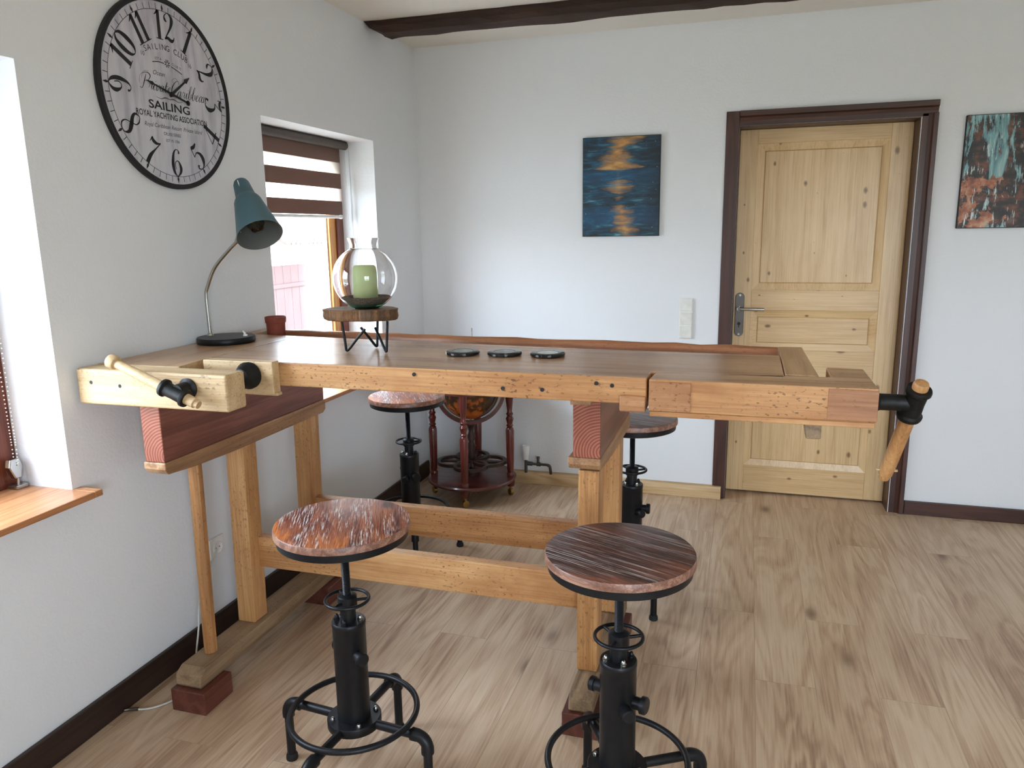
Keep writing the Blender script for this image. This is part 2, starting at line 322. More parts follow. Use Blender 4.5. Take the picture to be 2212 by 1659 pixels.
XZ = lambda a, b, c: (a, c, b)      # polygon in XZ, extruded along Y
YZ = lambda a, b, c: (c, a, b)      # polygon in YZ, extruded along X
def frame_of(d):
    d = Vector(d).normalized(); a = Vector((0, 0, 1)) if abs(d.z) < .9 else Vector((1, 0, 0))
    u = d.cross(a).normalized(); return d, u, d.cross(u)
def lathe(bm, prof, base=(0, 0, 0), axis=(0, 0, 1), seg=32, closed=False):
    d, u, v = frame_of(axis); base = Vector(base); rings = []
    for r, h in prof:
        if r < 1e-6: rings.append([bm.verts.new(base+d*h)])
        else: rings.append([bm.verts.new(base+d*h+(u*math.cos(a)+v*math.sin(a))*r) for a in [2*math.pi*i/seg for i in range(seg)]])
    prs = list(zip(rings, rings[1:]))
    if closed: prs.append((rings[-1], rings[0]))
    for A, B in prs:
        if len(A) == 1 and len(B) == 1: continue
        for i in range(seg):
            j = (i+1) % seg
            if len(A) == 1: bm.faces.new((A[0], B[j], B[i]))
            elif len(B) == 1: bm.faces.new((A[i], A[j], B[0]))
            else: bm.faces.new((A[i], A[j], B[j], B[i]))
def cyl(bm, p0, p1, r, seg=20, r1=None):
    p0, p1 = Vector(p0), Vector(p1); L = (p1-p0).length
    lathe(bm, [(0, 0), (r, 0), (r if r1 is None else r1, L), (0, L)], p0, p1-p0, seg)
def crom(pts, n=8, closed=False):
    P = [Vector(p) for p in pts]; out = []; N = len(P)
    for i in range(N if closed else N-1):
        p1, p2 = P[i], P[(i+1) % N]
        p0 = P[i-1] if (closed or i > 0) else p1; p3 = P[(i+2) % N] if (closed or i+2 < N) else p2
        for k in range(n):
            t = k/n; out.append(.5*((2*p1)+(p2-p0)*t+(2*p0-5*p1+4*p2-p3)*t*t+(3*p1-p0-3*p2+p3)*t**3))
    if not closed: out.append(P[-1])
    return out
def tube(bm, pts, r, seg=12, closed=False):
    P = [Vector(p) for p in pts]; n = len(P); rings = []; u = None
    for i, p in enumerate(P):
        a = P[(i-1) % n] if (closed or i > 0) else p; b = P[(i+1) % n] if (closed or i < n-1) else p
        d = (b-a).normalized()
        if u is None: _, u, _ = frame_of(d)
        u = (u-d*u.dot(d)).normalized(); v = d.cross(u)
        rr = r[i] if isinstance(r, (list, tuple)) else r
        rings.append([bm.verts.new(p+(u*math.cos(2*math.pi*k/seg)+v*math.sin(2*math.pi*k/seg))*rr) for k in range(seg)])
    for i in range(n if closed else n-1):
        A, B = rings[i], rings[(i+1) % n]
        for k in range(seg): bm.faces.new((A[k], A[(k+1) % seg], B[(k+1) % seg], B[k]))
    if not closed: bm.faces.new(rings[0][::-1]); bm.faces.new(rings[-1])
def torus(bm, c, R_, r, axis=(0, 0, 1), seg=48, s2=12):
    d, u, v = frame_of(axis); c = Vector(c)
    tube(bm, [c+(u*math.cos(2*math.pi*i/seg)+v*math.sin(2*math.pi*i/seg))*R_ for i in range(seg)], r, s2, True)
def disc_poly(cx, cy, r, n=32): return [(cx+r*math.cos(2*math.pi*i/n), cy+r*math.sin(2*math.pi*i/n)) for i in range(n)]
def B(): return bmesh.new()
def obj(name, bm, mat, parent=None, bevel=0, smooth=False, local=False, seg=2):
    bmesh.ops.recalc_face_normals(bm, faces=bm.faces)
    me = bpy.data.meshes.new(name); bm.to_mesh(me); bm.free()
    for mm in (mat if isinstance(mat, (list, tuple)) else [mat]): me.materials.append(mm)
    o = bpy.data.objects.new(name, me); C.objects.link(o)
    if parent:
        o.parent = parent
        if not local:
            p = parent; off = Vector(p.location)
            while p.parent: p = p.parent; off = off+Vector(p.location)
            me.transform(Matrix.Translation(-off))
    else:
        lo = Vector((min(v.co.x for v in me.vertices), min(v.co.y for v in me.vertices), min(v.co.z for v in me.vertices)))
        hi = Vector((max(v.co.x for v in me.vertices), max(v.co.y for v in me.vertices), 0))
        c = Vector(((lo.x+hi.x)/2, (lo.y+hi.y)/2, lo.z)); me.transform(Matrix.Translation(-c)); o.location = c
    if bevel:
        b = o.modifiers.new('bevel', 'BEVEL'); b.width = bevel; b.segments = seg; b.limit_method = 'ANGLE'; b.angle_limit = R(40)
    if smooth: me.shade_smooth_by_angle(R(40)) if hasattr(me, 'shade_smooth_by_angle') else [setattr(p, 'use_smooth', True) for p in me.polygons]
    if smooth and not hasattr(me, 'shade_smooth_by_angle'):
        me.update()
        for e in me.edges: pass
        try: me.set_sharp_from_angle(angle=R(40))
        except Exception: pass
    return o
def tag(o, label, cat, group=None):
    o['label'] = label; o['category'] = cat
    if group: o['group'] = group
    return o
def thing(name, label, cat, loc=(0, 0, 0), group=None):
    o = bpy.data.objects.new(name, None); C.objects.link(o); o.location = loc; o.empty_display_size = .05
    return tag(o, label, cat, group)
def struct(name, bm, mat, parent=None, **kw):
    o = obj(name, bm, mat, parent, **kw)
    if not parent: o['kind'] = 'structure'
    return o
def sroot(name, loc):
    o = bpy.data.objects.new(name, None); C.objects.link(o); o.location = loc; o['kind'] = 'structure'; return o
def cut(o, boxes):
    bm = B()
    for b in boxes: box(bm, *b)
    me = bpy.data.meshes.new('cut'); bm.to_mesh(me); bm.free()
    c = bpy.data.objects.new('cut', me); C.objects.link(c)
    md = o.modifiers.new('cut', 'BOOLEAN'); md.object = c; md.solver = 'EXACT'
    off = Vector(o.location); p = o.parent
    while p: off += Vector(p.location); p = p.parent
    c.location = (0, 0, 0)
    bpy.context.view_layer.update()
    dg = bpy.context.evaluated_depsgraph_get()
    nm = bpy.data.meshes.new_from_object(o.evaluated_get(dg)); o.modifiers.remove(md)
    o.data = nm; bpy.data.objects.remove(c); bpy.data.meshes.remove(me)
    return o
def top_faces(o, idx, zmin):
    for p in o.data.polygons:
        if p.normal.z > .7 and p.center.z > zmin: p.material_index = idx

# ------------------------------------------------------------------ room shell
H = 2.545; XR = 5.2; YF = -6.2
bm = B(); box(bm, -.3, XR+.2, YF-.2, .22, -.1, 0); struct('floor', bm, M['floor'])
bm = B(); box(bm, -.3, XR+.2, YF-.2, .22, H, H+.12); struct('ceiling', bm, M['ceil'])
W1 = (-3.58, -2.6166); W2 = (-1.5335, -.5655); W4 = (-5.5, -4.54); WZ = (.78, 1.9795)
bm = B()
for y0, y1 in ((YF-.2, W4[0]), (W4[1], W1[0]), (W1[1], W2[0]), (W2[1], .22)): box(bm, -.3, 0, y0, y1, 0, H)
for y0, y1 in (W1, W2, W4): box(bm, -.3, 0, y0, y1, 0, .755); box(bm, -.3, 0, y0, y1, WZ[1], H)
struct('wall_left', bm, M['wall'])
DX0, DX1, DZ = 1.8145, 2.6600, 2.024
bm = B(); box(bm, 0, DX0, 0, .22, 0, H); box(bm, DX1, XR, 0, .22, 0, H); box(bm, DX0, DX1, 0, .22, DZ, H); box(bm, DX0, DX1, .185, .22, 0, DZ); struct('wall_back', bm, M['wall'])  # last box: unseen slab added behind the door leaf to keep sky light out
bm = B(); box(bm, XR, XR+.2, YF-.2, .22, 0, H); struct('wall_right', bm, M['wall'])
bm = B()
box(bm, 0, 2.6, YF-.2, YF, 0, H); box(bm, 4.4, XR, YF-.2, YF, 0, H); box(bm, 2.6, 4.4, YF-.2, YF, 0, .7); box(bm, 2.6, 4.4, YF-.2, YF, 2.2, H)
struct('wall_front', bm, M['wall'])
# windows in the left wall
def window(name, y0, y1):
    r = sroot(name, (-.2, (y0+y1)/2, .78))
    bm = B()
    for a, b, c, d in ((y0, y0+.065, .76, 1.98), (y1-.065, y1, .76, 1.98), (y0+.065, y1-.065, .76, .83), (y0+.065, y1-.065, 1.92, 1.98)): box(bm, -.27, -.2, a, b, c, d)
    obj('window_frame', bm, M['frame_red'], r, .004)
    bm = B()
    for a, b, c, d in ((y0+.062, y0+.125, .825, 1.925), (y1-.125, y1-.062, .825, 1.925), (y0+.125, y1-.125, .825, .89), (y0+.125, y1-.125, 1.86, 1.925)): box(bm, -.262, -.212, a, b, c, d)
    obj('sash', bm, M['frame_oak'], r, .004)
    bm = B()
    for a, b, c, d in ((y0+.122, y0+.134, .885, 1.865), (y1-.134, y1-.122, .885, 1.865)): box(bm, -.25, -.228, a, b, c, d)
    obj('glazing_bead', bm, M['white'], r)
    bm = B(); box(bm, -.243, -.238, y0+.12, y1-.12, .885, 1.865); obj('glass_pane', bm, M['pane'], r)
    return r
window('window_1', *W1); window('window_2', *W2); window('window_4', *W4)
r = sroot('window_3', (3.5, YF-.1, .7))
bm = B()
for a, b, c, d in ((2.6, 2.67, .7, 2.2), (4.33, 4.4, .7, 2.2), (3.46, 3.54, .7, 2.2), (2.67, 3.46, .7, .77), (2.67, 3.46, 2.13, 2.2), (3.54, 4.33, .7, .77), (3.54, 4.33, 2.13, 2.2)): box(bm, a, b, YF-.14, YF-.07, c, d)
obj('window_frame', bm, M['frame_red'], r, .004)
bm = B(); box(bm, 2.66, 4.34, YF-.108, YF-.102, .76, 2.14); obj('glass_pane', bm, M['pane'], r)
bm = B(); box(bm, -.2, .085, W1[0]-.02, W1[1]+.0, .76, .7795); box(bm, .0005, .085, W1[1], W1[1]+.028, .76, .7795); struct('trim_1', bm, M['sill'], bevel=.003)
bm = B(); box(bm, -.2, .085, W2[0], W2[1], .76, .7795); box(bm, .0005, .085, W2[0]-.028, W2[0], .76, .7795); box(bm, .0005, .085, W2[1], W2[1]+.028, .76, .7795); struct('trim_2', bm, M['sill'], bevel=.003)
# baseboards
bm = B(); box(bm, .0005, .016, YF, -.036, 0, .0985); struct('baseboard_left', bm, M['dark_y'], bevel=.003)
bm = B(); prism(bm, [(-.0005, 0), (-.036, 0), (-.036, .046), (-.028, .07), (-.0005, .074)], .0005, 1.795, YZ); struct('baseboard_back', bm, M['light_base'], bevel=.002)
bm = B(); box(bm, 2.737, XR, -.018, -.0005, 0, .074); struct('baseboard_right', bm, M['dark_x'], bevel=.003)
# door lining and casing
t3 = sroot('trim_3', (2.24, 0, 0))
bm = B()
box(bm, 1.7473, DX0-.001, -.012, -.0005, 0, 2.098); obj('casing', bm, M['dark_z'], t3, .003)
bm = B(); prism(bm, [(DX1+.004, -.004), (DX1+.004, -.0005), (2.7327, -.0005), (2.7327, -.022), (2.712, -.022), (2.706, -.010), (2.690, -.004)], 0, 2.04, lambda a, b, c: (a, b, c)); obj('casing', bm, M['dark_z'], t3, .002)
bm = B(); prism(bm, [(-.0005, DZ+.001), (-.004, DZ+.001), (-.004, 2.05), (-.010, 2.066), (-.022, 2.072), (-.022, 2.098), (-.0005, 2.098)], DX0, 2.7327, YZ); obj('casing', bm, M['dark_x'], t3, .002)
bm = B(); box(bm, DX0-.0005, DX0+.004, .0, .128, 0, DZ); obj('jamb', bm, M['dark_z'], t3)
bm = B(); box(bm, DX1-.004, DX1+.0005, .0, .128, 0, DZ); obj('jamb', bm, M['dark_z'], t3)
bm = B(); box(bm, DX0, DX1, .0, .128, DZ-.004, DZ+.0005); obj('jamb', bm, M['dark_x'], t3)
# door
d1 = sroot('door_1', (2.237, .13, .0))
yl = .13; x0, x1 = DX0+.0045, DX1-.0045; sl, sr = 1.912, 2.556
bm = B(); box(bm, x0, sl, yl, yl+.04, .012, 2.019); obj('stile', bm, M['pine_v'], d1, .002)
bm = B(); box(bm, sr, x1, yl, yl+.04, .012, 2.019); obj('stile', bm, M['pine_v'], d1, .002)
for z0, z1 in ((.012, .165), (.690, .842), (1.062, 1.172), (1.945, 2.019)):
    bm = B(); box(bm, sl, sr, yl+.0005, yl+.04, z0, z1); obj('rail', bm, M['pine_h'], d1, .002)
def panel(z0, z1, mat):
    bm = B(); g, i = .008, .036
    a = (sl, sr, z0, z1); b = (sl+i, sr-i, z0+i, z1-i); c = (b[0]+.006, b[1]-.006, b[2]+.006, b[3]-.006)
    def ring(q, y): return [bm.verts.new(p) for p in ((q[0], y, q[2]), (q[1], y, q[2]), (q[1], y, q[3]), (q[0], y, q[3]))]
    rs = [ring(a, yl+.030), ring(a, yl+.006), ring(b, yl+.014), ring(c, yl+.006)]
    for A, D in zip(rs, rs[1:]):
        for k in range(4): bm.faces.new((A[k], A[(k+1) % 4], D[(k+1) % 4], D[k]))
    bm.faces.new(rs[-1]); bm.faces.new(rs[0][::-1]); obj('door_panel', bm, mat, d1)
panel(1.172, 1.945, M['pine_v']); panel(.842, 1.062, M['pine_h']); panel(.165, .690, M['pine_v'])
bm = B(); hx, hw = 1.853, .024
poly = [(hx+hw*math.cos(a), 1.156-hw+hw*math.sin(a)) for a in [math.pi*i/12 for i in range(13)]]+[(hx+hw*math.cos(a), .914+hw+hw*math.sin(a)) for a in [math.pi+math.pi*i/12 for i in range(13)]]
prism(bm, poly, yl-.008, yl+.001, XZ); hp = obj('handle_plate', bm, M['dark_steel'], d1, .002)
bm = B(); cyl(bm, (1.849, yl-.007, 1.070), (1.849, yl-.05, 1.070), .011); tube(bm, crom([(1.846, yl-.05, 1.070), (1.87, yl-.052, 1.070), (1.93, yl-.052, 1.069), (1.982, yl-.05, 1.069)], 6), .0085, 12)
obj('lever', bm, M['steel'], d1, 0, True)
bm = B(); cyl(bm, (1.852, yl-.007, .985), (1.852, yl-.011, .985), .009, 16); box(bm, 1.8495, 1.8545, yl-.011, yl-.007, .963, .982); obj('keyhole', bm, M['black'], d1)
for z in (1.143, .926):
    bm = B(); cyl(bm, (1.853, yl-.007, z), (1.853, yl-.010, z), .006, 12); obj('screw_head', bm, M['steel'], d1)
# ceiling beam with a roughly hewn end
def beam():
    bm = B(); n = 60; xs = [.004+(5.19-.004)*i/n for i in range(n+1)]; rings = []
    rnd = random.Random(3)
    for i, x in enumerate(xs):
        j = lambda s=.006: rnd.uniform(-s, s)
        sec = [(-.61+j(), H-.0008), (-.613+j(), 2.512+j()), (-.606+j(), 2.484+j(.004)), (-.50+j(), 2.479+j(.004)), (-.488+j(), 2.50+j()), (-.49+j(), H-.0008)]
        off = [0, .03, .10, .10, .05, 0]
        rings.append([bm.verts.new((x+(off[k] if i == 0 else (off[k]*max(0, 1-i/2.0) if i < 3 else 0)), y, z)) for k, (y, z) in enumerate(sec)])
    for A, D in zip(rings, rings[1:]):
        for k in range(6): bm.faces.new((A[k], A[(k+1) % 6], D[(k+1) % 6], D[k]))
    bm.faces.new(rings[0]); bm.faces.new(rings[-1][::-1])
    return bm
tag(obj('ceiling_beam', beam(), M['beam']), 'dark rough-hewn timber beam running along the white ceiling', 'beam')

# ------------------------------------------------------------------ outside, seen through the glass
bm = B(); box(bm, -14, -.32, -9, 16, -.6, -.5); tag(obj('yard_paving', bm, M['yard']), 'pale paved yard outside the windows', 'paving')
hb = thing('neighbour_house', 'bright white neighbouring house with red-brown gate seen through the window', 'building', (-5.2, 6, -.5))
bm = B(); box(bm, -5.6, -5., -3, 14, -.5, 3.6); obj('house_wall', bm, M['render'], hb)
bm = B()
for i in range(8): box(bm, -4.99, -4.95, 4.9+i*.21, 4.9+i*.21+.205, -.45, 1.04)
gt = obj('gate', bm, M['gate'], hb); bm = B(); box(bm, -4.95, -4.93, 4.9, 6.57, .70, .76); obj('gate_rail', bm, M['gate'], hb)
bm = B()
for i in range(9): lathe(bm, [(0, 0), (.06, 0), (.06, .5), (0, .5)], (-4.98, 5.55+i*.12, 1.62), (1, 0, -.5), 10)
obj('canopy_tiles', bm, M['tile'], hb)
bm = B(); box(bm, -5.0, -4.94, 5.2, 6.5, 2.28, 2.62); obj('shutter', bm, M['gate'], hb)
bm = B(); hexa(bm, [(-5.0, -3, 3.6), (-4.6, -3, 3.5), (-4.6, 14, 3.5), (-5.0, 14, 3.6)], [(-5.6, -3, 4.0), (-4.6, -3, 3.6), (-4.6, 14, 3.6), (-5.6, 14, 4.0)]); obj('roof', bm, M['tile'], hb)

# ------------------------------------------------------------------ blinds
def chain(bm, pts, r=.0022, step=.0075):
    P = crom(pts, 40); acc = 0; last = P[0]
    for p in P:
        acc += (p-last).length; last = p
        if acc >= step:
            acc = 0; bmesh.ops.create_icosphere(bm, subdivisions=1, radius=r, matrix=Matrix.Translation(p))
b2 = thing('roller_blind', 'brown and sheer striped roller blind half lowered in the far window', 'blind', (-.165, -1.05, 1.6), 'roller blinds in the windows')
bm = B(); cyl(bm, (-.150, -1.515, 1.958), (-.150, -.597, 1.958), .0215, 24); obj('roller_tube', bm, M['roller'], b2, 0, True)
bm = B(); box(bm, -.188, -.158, -1.515, -.6, 1.955, 1.978); obj('headrail', bm, M['roller'], b2, .002)
bm = B(); box(bm, -.1665, -.1655, -1.505, -.628, 1.606, 1.96); obj('blind_fabric', bm, M['blind'], b2)
bm = B(); cyl(bm, (-.166, -1.51, 1.596), (-.166, -.655, 1.596), .008, 16); obj('bottom_bar', bm, M['white'], b2, 0, True)
bm = B(); cyl(bm, (-.166, -.655, 1.596), (-.166, -.640, 1.596), .011, 16); obj('end_cap', bm, M['white'], b2, .002)
bm = B(); tube(bm, crom([(-.150, -.592, 1.975), (-.132, -.592, 1.95), (-.13, -.592, 1.5), (-.13, -.592, .95), (-.142, -.592, .92), (-.155, -.592, .95), (-.155, -.592, 1.5), (-.155, -.592, 1.93)], 8), .002, 8); obj('cord_loop', bm, M['cord'], b2)
b1 = thing('roller_blind', 'bead chain with metal tensioner at the rolled-up blind of the near window', 'blind', (-.165, -3.1, 1.9), 'roller blinds in the windows')
bm = B(); cyl(bm, (-.150, -3.56, 1.952), (-.150, -2.66, 1.952), .026, 24); obj('roller_tube', bm, M['roller'], b1, 0, True)
bm = B(); chain(bm, [(-.165, -2.648, 1.95), (-.168, -2.655, 1.4), (-.168, -2.652, .9), (-.172, -2.650, .865)]); chain(bm, [(-.15, -2.648, 1.95), (-.150, -2.652, 1.4), (-.155, -2.65, .9), (-.162, -2.65, .865)]); obj('bead_chain', bm, M['white'], b1)
bm = B(); prism(bm, [(-2.670, .872), (-2.640, .872), (-2.632, .85), (-2.640, .812), (-2.660, .812), (-2.676, .85)], -.180, -.160, YZ); obj('chain_tensioner', bm, M['steel'], b1, .003)
bm = B(); box(bm, -.192, -.155, -2.665, -2.626, .7800, .792); cyl(bm, (-.172, -2.645, .79), (-.172, -2.645, .815), .004, 10); obj('chain_bracket', bm, M['steel'], b1, .002)

# ------------------------------------------------------------------ workbench
ZT = 1.136
wb = thing('workbench', 'old wooden carpenter workbench with front vise and tail vise', 'workbench', (1.15, -2.0, 0))
# main slab with patinated top
poly = [(.2875, -2.345), (1.650, -2.350), (1.652, -2.262), (1.9885, -2.262), (1.9885, -1.915), (1.33, -1.896), (.2875, -1.812)]
bm = B(); prism(bm, poly, 1.0645, ZT); bt = obj('benchtop', bm, [M['bench'], M['bench_top']], wb)
dogs = [(.4872, -2.255), (.6569, -2.2577), (.8077, -2.26), (.9661, -2.2593), (1.1304, -2.268), (1.2927, -2.268), (1.4433, -2.2783), (1.6014, -2.300)]
cut(bt, [(x-.020-1.15, x+.020-1.15, y-.008+2, y+.010+2, ZT-.03, ZT+.02) for x, y in dogs])
top_faces(bt, 1, ZT-.005)
bv = bt.modifiers.new('bevel', 'BEVEL'); bv.width = .0035; bv.segments = 2; bv.limit_method = 'ANGLE'; bv.angle_limit = R(60)
for x, y in dogs:
    bm = B(); box(bm, x-.016, x+.019, y-.005, y+.009, ZT-.028, ZT-.006); obj('bench_dog', bm, M['oak_old'], wb, .001)
for x, z in ((.9974, 1.118), (1.2605, 1.0902), (1.3716, 1.0916), (1.5188, 1.116), (1.5604, 1.1117)):
    bm = B(); cyl(bm, (x, -2.342, z), (x, -2.3510, z), .0055, 14); obj('dowel_plug', bm, M['ink'], wb)
bm = B(); box(bm, 1.5815, 1.6485, -2.362, -2.27, 1.046, 1.0885); obj('guide_block', bm, M['bench_patch'], wb, .004)
bm = B(); box(bm, 1.425, 1.485, -2.25, -1.78, 1.0305, 1.0642); obj('cross_batten', bm, M['oak_old'], wb, .003)
# left end with the front vise dogleg
bm = B(); prism(bm, [(.016, -2.484), (.3045, -2.474), (.2868, -2.345), (.2868, -1.812), (.066, -1.795), (.066, -1.60), (.016, -1.60)], 1.032, ZT)
le = obj('left_end_cap', bm, [M['bench_light'], M['bench_top_y']], wb)
le_d = [(.125, -2.235), (.20, -2.19)]
cut(le, [(x-.018-1.15, x+.018-1.15, y-.008+2, y+.008+2, ZT-.03, ZT+.02) for x, y in le_d]); top_faces(le, 1, ZT-.005)
bm = B(); box(bm, .016, .5365, -2.567, -2.4842, 1.031, ZT); fa = obj('front_vise_arm', bm, [M['bench_light'], M['bench_light']], wb, .007, seg=3)
for x, z in ((.069, 1.0967), (.1722, 1.0903)):
    bm = B(); cyl(bm, (x, -2.560, z), (x, -2.5675, z), .0055, 14); obj('dowel_plug', bm, M['ink'], wb)
bm = B(); box(bm, .318, .561, -2.388, -2.353, 1.046, 1.1435); box(bm, .40, .566, -2.378, -2.353, 1.040, 1.05); jw = obj('vise_jaw', bm, M['bench_light'], wb, .003)
bm = B(); lathe(bm, [(0, .0), (.04, .0), (.041, .012), (.034, .022), (.026, .045), (.012, .05), (0, .05)], (.482, -2.3882, 1.102), (0, -1, 0), 24); obj('screw_plate', bm, M['black_iron'], jw, 0, True)
sc = thing_sc = None
bm = B(); lathe(bm, [(0, .001), (.029, .001), (.030, .006), (.024, .010), (.021, .012), (.020, .05), (0, .05)], (.41, -2.566, 1.0945), (0, -1, 0), 28); cyl(bm, (.41, -2.567, 1.0945), (.446, -2.40, 1.098), .016, 16)
fs = obj('vise_screw', bm, M['black_iron'], wb, 0, True)
hd = Vector((.466-.1954, 0, 1.0629-1.1708)).normalized(); hc = Vector((.402, -2.612, 1.0905))
bm = B(); lathe(bm, [(0, -.040), (.0245, -.040), (.0255, -.036), (.0255, -.031), (.020, -.027), (.019, 0), (.020, .027), (.0255, .031), (.0255, .036), (.0245, .040), (0, .040)], hc, hd, 24); obj('handle_sleeve', bm, M['black_iron'], fs, 0, True)
bm = B(); lathe(bm, [(0, -.228), (.017, -.227), (.0205, -.223), (.0205, -.208), (.018, -.203), (.0125, -.201), (.0145, -.11), (.0155, -.04), (.0155, .04), (.0145, .068), (.0115, .070), (.011, .081), (0, .082)], hc, hd, 20); obj('handle_bar', bm, M['bench_light'], fs, 0, True)
# tray and right end
bm = B(); prism(bm, [(.066, -1.795), (.2868, -1.812), (1.33, -1.896), (1.9885, -1.915), (1.9885, -1.772), (1.33, -1.742), (.066, -1.664)], 1.072, 1.086); obj('tool_tray', bm, M['bench_top'], wb)
n = 24; bm = B(); rg = []
for i in range(n+1):
    s_ = i/n; x = .066+(1.9885-.066)*s_; yf = -1.664+(-1.742+1.664)*min(1, s_/.66)+(-.03)*max(0, (s_-.66)/.34); j = random.uniform(-.0025, .0025)
    rg.append([bm.verts.new((x, yf+dy, z+j*(z > 1.1))) for dy, z in ((0, 1.06), (0, 1.122), (.004, 1.132), (.012, 1.138), (.022, 1.138), (.028, 1.132), (.030, 1.06))])
for A, D in zip(rg, rg[1:]):
    for k in range(7): bm.faces.new((A[k], A[(k+1) % 7], D[(k+1) % 7], D[k]))
bm.faces.new(rg[0]); bm.faces.new(rg[-1][::-1]); obj('tray_back_board', bm, M['rail'], wb, 0, True)
bm = B(); prism(bm, [(1.990, -2.2235), (2.072, -2.232), (2.061, -1.738), (1.990, -1.744)], 1.052, ZT+.001); obj('right_end_cap', bm, [M['bench_top_y']], wb, .003)
bm = B(); prism(bm, [(1.657, -2.364), (2.193, -2.369), (2.193, -2.102), (2.101, -2.094), (2.101, -2.236), (1.663, -2.2635)], 1.052, ZT)
tv = obj('tail_vise', bm, [M['bench'], M['bench_top']], wb)
td = [(1.6998, -2.308), (1.8498, -2.322), (2.0034, -2.327), (2.1514, -2.340)]
cut(tv, [(x-.019-1.15, x+.019-1.15, y-.007+2, y+.009+2, ZT-.03, ZT+.02) for x, y in td]); top_faces(tv, 1, ZT-.005)
bv = tv.modifiers.new('bevel', 'BEVEL'); bv.width = .004; bv.segments = 2; bv.limit_method = 'ANGLE'; bv.angle_limit = R(60)
for x, y in td:
    bm = B(); box(bm, x-.015, x+.018, y-.004, y+.008, ZT-.028, ZT-.006); obj('bench_dog', bm, M['oak_old'], tv, .001)
bm = B(); box(bm, 1.660, 2.191, -2.362, -2.272, 1.038, 1.0515); obj('bottom_strip', bm, M['bench'], tv, .002)
bm = B(); hexa(bm, [(2.052, -2.21, .962), (2.089, -2.21, .963), (2.089, -2.16, .963), (2.052, -2.16, .962)], [(2.04, -2.21, 1.0375), (2.087, -2.21, 1.0375), (2.087, -2.14, 1.0375), (2.04, -2.14, 1.0375)]); obj('guide_block', bm, M['foot'], tv, .004)
bm = B(); box(bm, 2.083, 2.1933, -2.3698, -2.366, 1.056, 1.132); obj('face_inlay', bm, M['bench_patch'], tv, .001)
bm = B(); box(bm, 1.658, 1.762, -2.3672, -2.362, 1.054, 1.13); obj('face_inlay', bm, M['bench_patch'], tv, .001)
sy, sz = -2.247, 1.080
bm = B(); lathe(bm, [(0, 0), (.034, 0), (.036, .006), (.034, .013), (.024, .017), (.021, .022), (.021, .095), (0, .095)], (2.194, sy, sz), (1, 0, 0), 28); tsw = obj('vise_screw', bm, M['black_iron'], tv, 0, True)
h2 = (Vector((2.262, -2.1212, .8495))-Vector((2.302, -2.2587, 1.1279))).normalized(); hc = Vector((2.292, sy, sz))
bm = B(); lathe(bm, [(0, -.046), (.0285, -.046), (.0305, -.041), (.0305, -.035), (.025, -.030), (.024, 0), (.025, .030), (.0305, .035), (.0305, .041), (.0285, .046), (0, .046)], hc, h2, 24); obj('handle_sleeve', bm, M['black_iron'], tsw, 0, True)
bm = B(); lathe(bm, [(0, -.064), (.016, -.064), (.0185, -.058), (.0185, .20), (.0175, .246), (.0135, .249), (.013, .262), (0, .263)], hc, h2, 20); hb_ = obj('handle_bar', bm, M['bench_z'], tsw, 0, True)
bm = B(); p = hc+h2*.232; cyl(bm, p+Vector((-.026, 0, 0)), p+Vector((.026, 0, 0)), .0035, 10); obj('cross_peg', bm, M['bench_light'], hb_)
# trestles
def leg(x0, x1, y0, y1, z0, z1, tilt=.012):
    bm = B(); hexa(bm, [(x0, y0, z0), (x1, y0, z0), (x1, y1, z0), (x0, y1, z0)], [(x0+tilt, y0, z1), (x1+tilt, y0, z1), (x1+tilt, y1, z1), (x0+tilt, y1, z1)])
    return obj('leg', bm, M['bench_z'], wb, .004)
leg(.169, .240, -2.152, -2.075, .1355, .806); leg(.169, .240, -1.735, -1.660, .1355, .806)
bm = B(); o8 = lambda cx: [(cx+.0225*math.cos(R(22.5+45*i)), -2.352+.0225*math.sin(R(22.5+45*i))) for i in range(8)]
lo = [bm.verts.new((x, y, .1355)) for x, y in o8(.208)]; hi = [bm.verts.new((x, y, .806)) for x, y in o8(.219)]
for i in range(8): bm.faces.new((lo[i], lo[(i+1) % 8], hi[(i+1) % 8], hi[i]))
bm.faces.new(lo[::-1]); bm.faces.new(hi); obj('front_prop', bm, M['bench_z'], wb, .002)
def foot(x0, x1, y0, y1):
    bm = B(); prism(bm, [(y0+.004, .0765), (y0, .085), (y0+.004, .118), (y0+.035, .135), (y1-.035, .135), (y1-.002, .118), (y1, .0765)], x0, x1, YZ)
    return obj('foot_rail', bm, M['foot'], wb, .004)
foot(.165, .262, -2.478, -1.590); foot(1.4225, 1.499, -2.262, -1.58)
def top_rail(x0, x1, y0, y1):
    bm = B(); prism(bm, [(y0, .853), (y0, .832), (y0+.012, .815), (y0+.12, .806), (y0+.30, .800), (y1-.02, .800), (y1, .812), (y1, .853)], x0, x1, YZ)
    return obj('top_rail', bm, M['oak_old'], wb, .004)
top_rail(.187, .266, -2.528, -1.625); top_rail(1.400, 1.4985, -2.170, -1.575)
leg(1.4195, 1.484, -2.128, -2.05, .1355, .801, .004); leg(1.4195, 1.484, -1.735, -1.66, .1355, .801, .004)
bm = B(); box(bm, .240, 1.4215, -2.100, -2.058, .331, .447); obj('stretcher', bm, M['bench'], wb, .004)
bm = B(); box(bm, .240, 1.4215, -1.722, -1.68, .345, .463); obj('stretcher', bm, M['bench'], wb, .004)
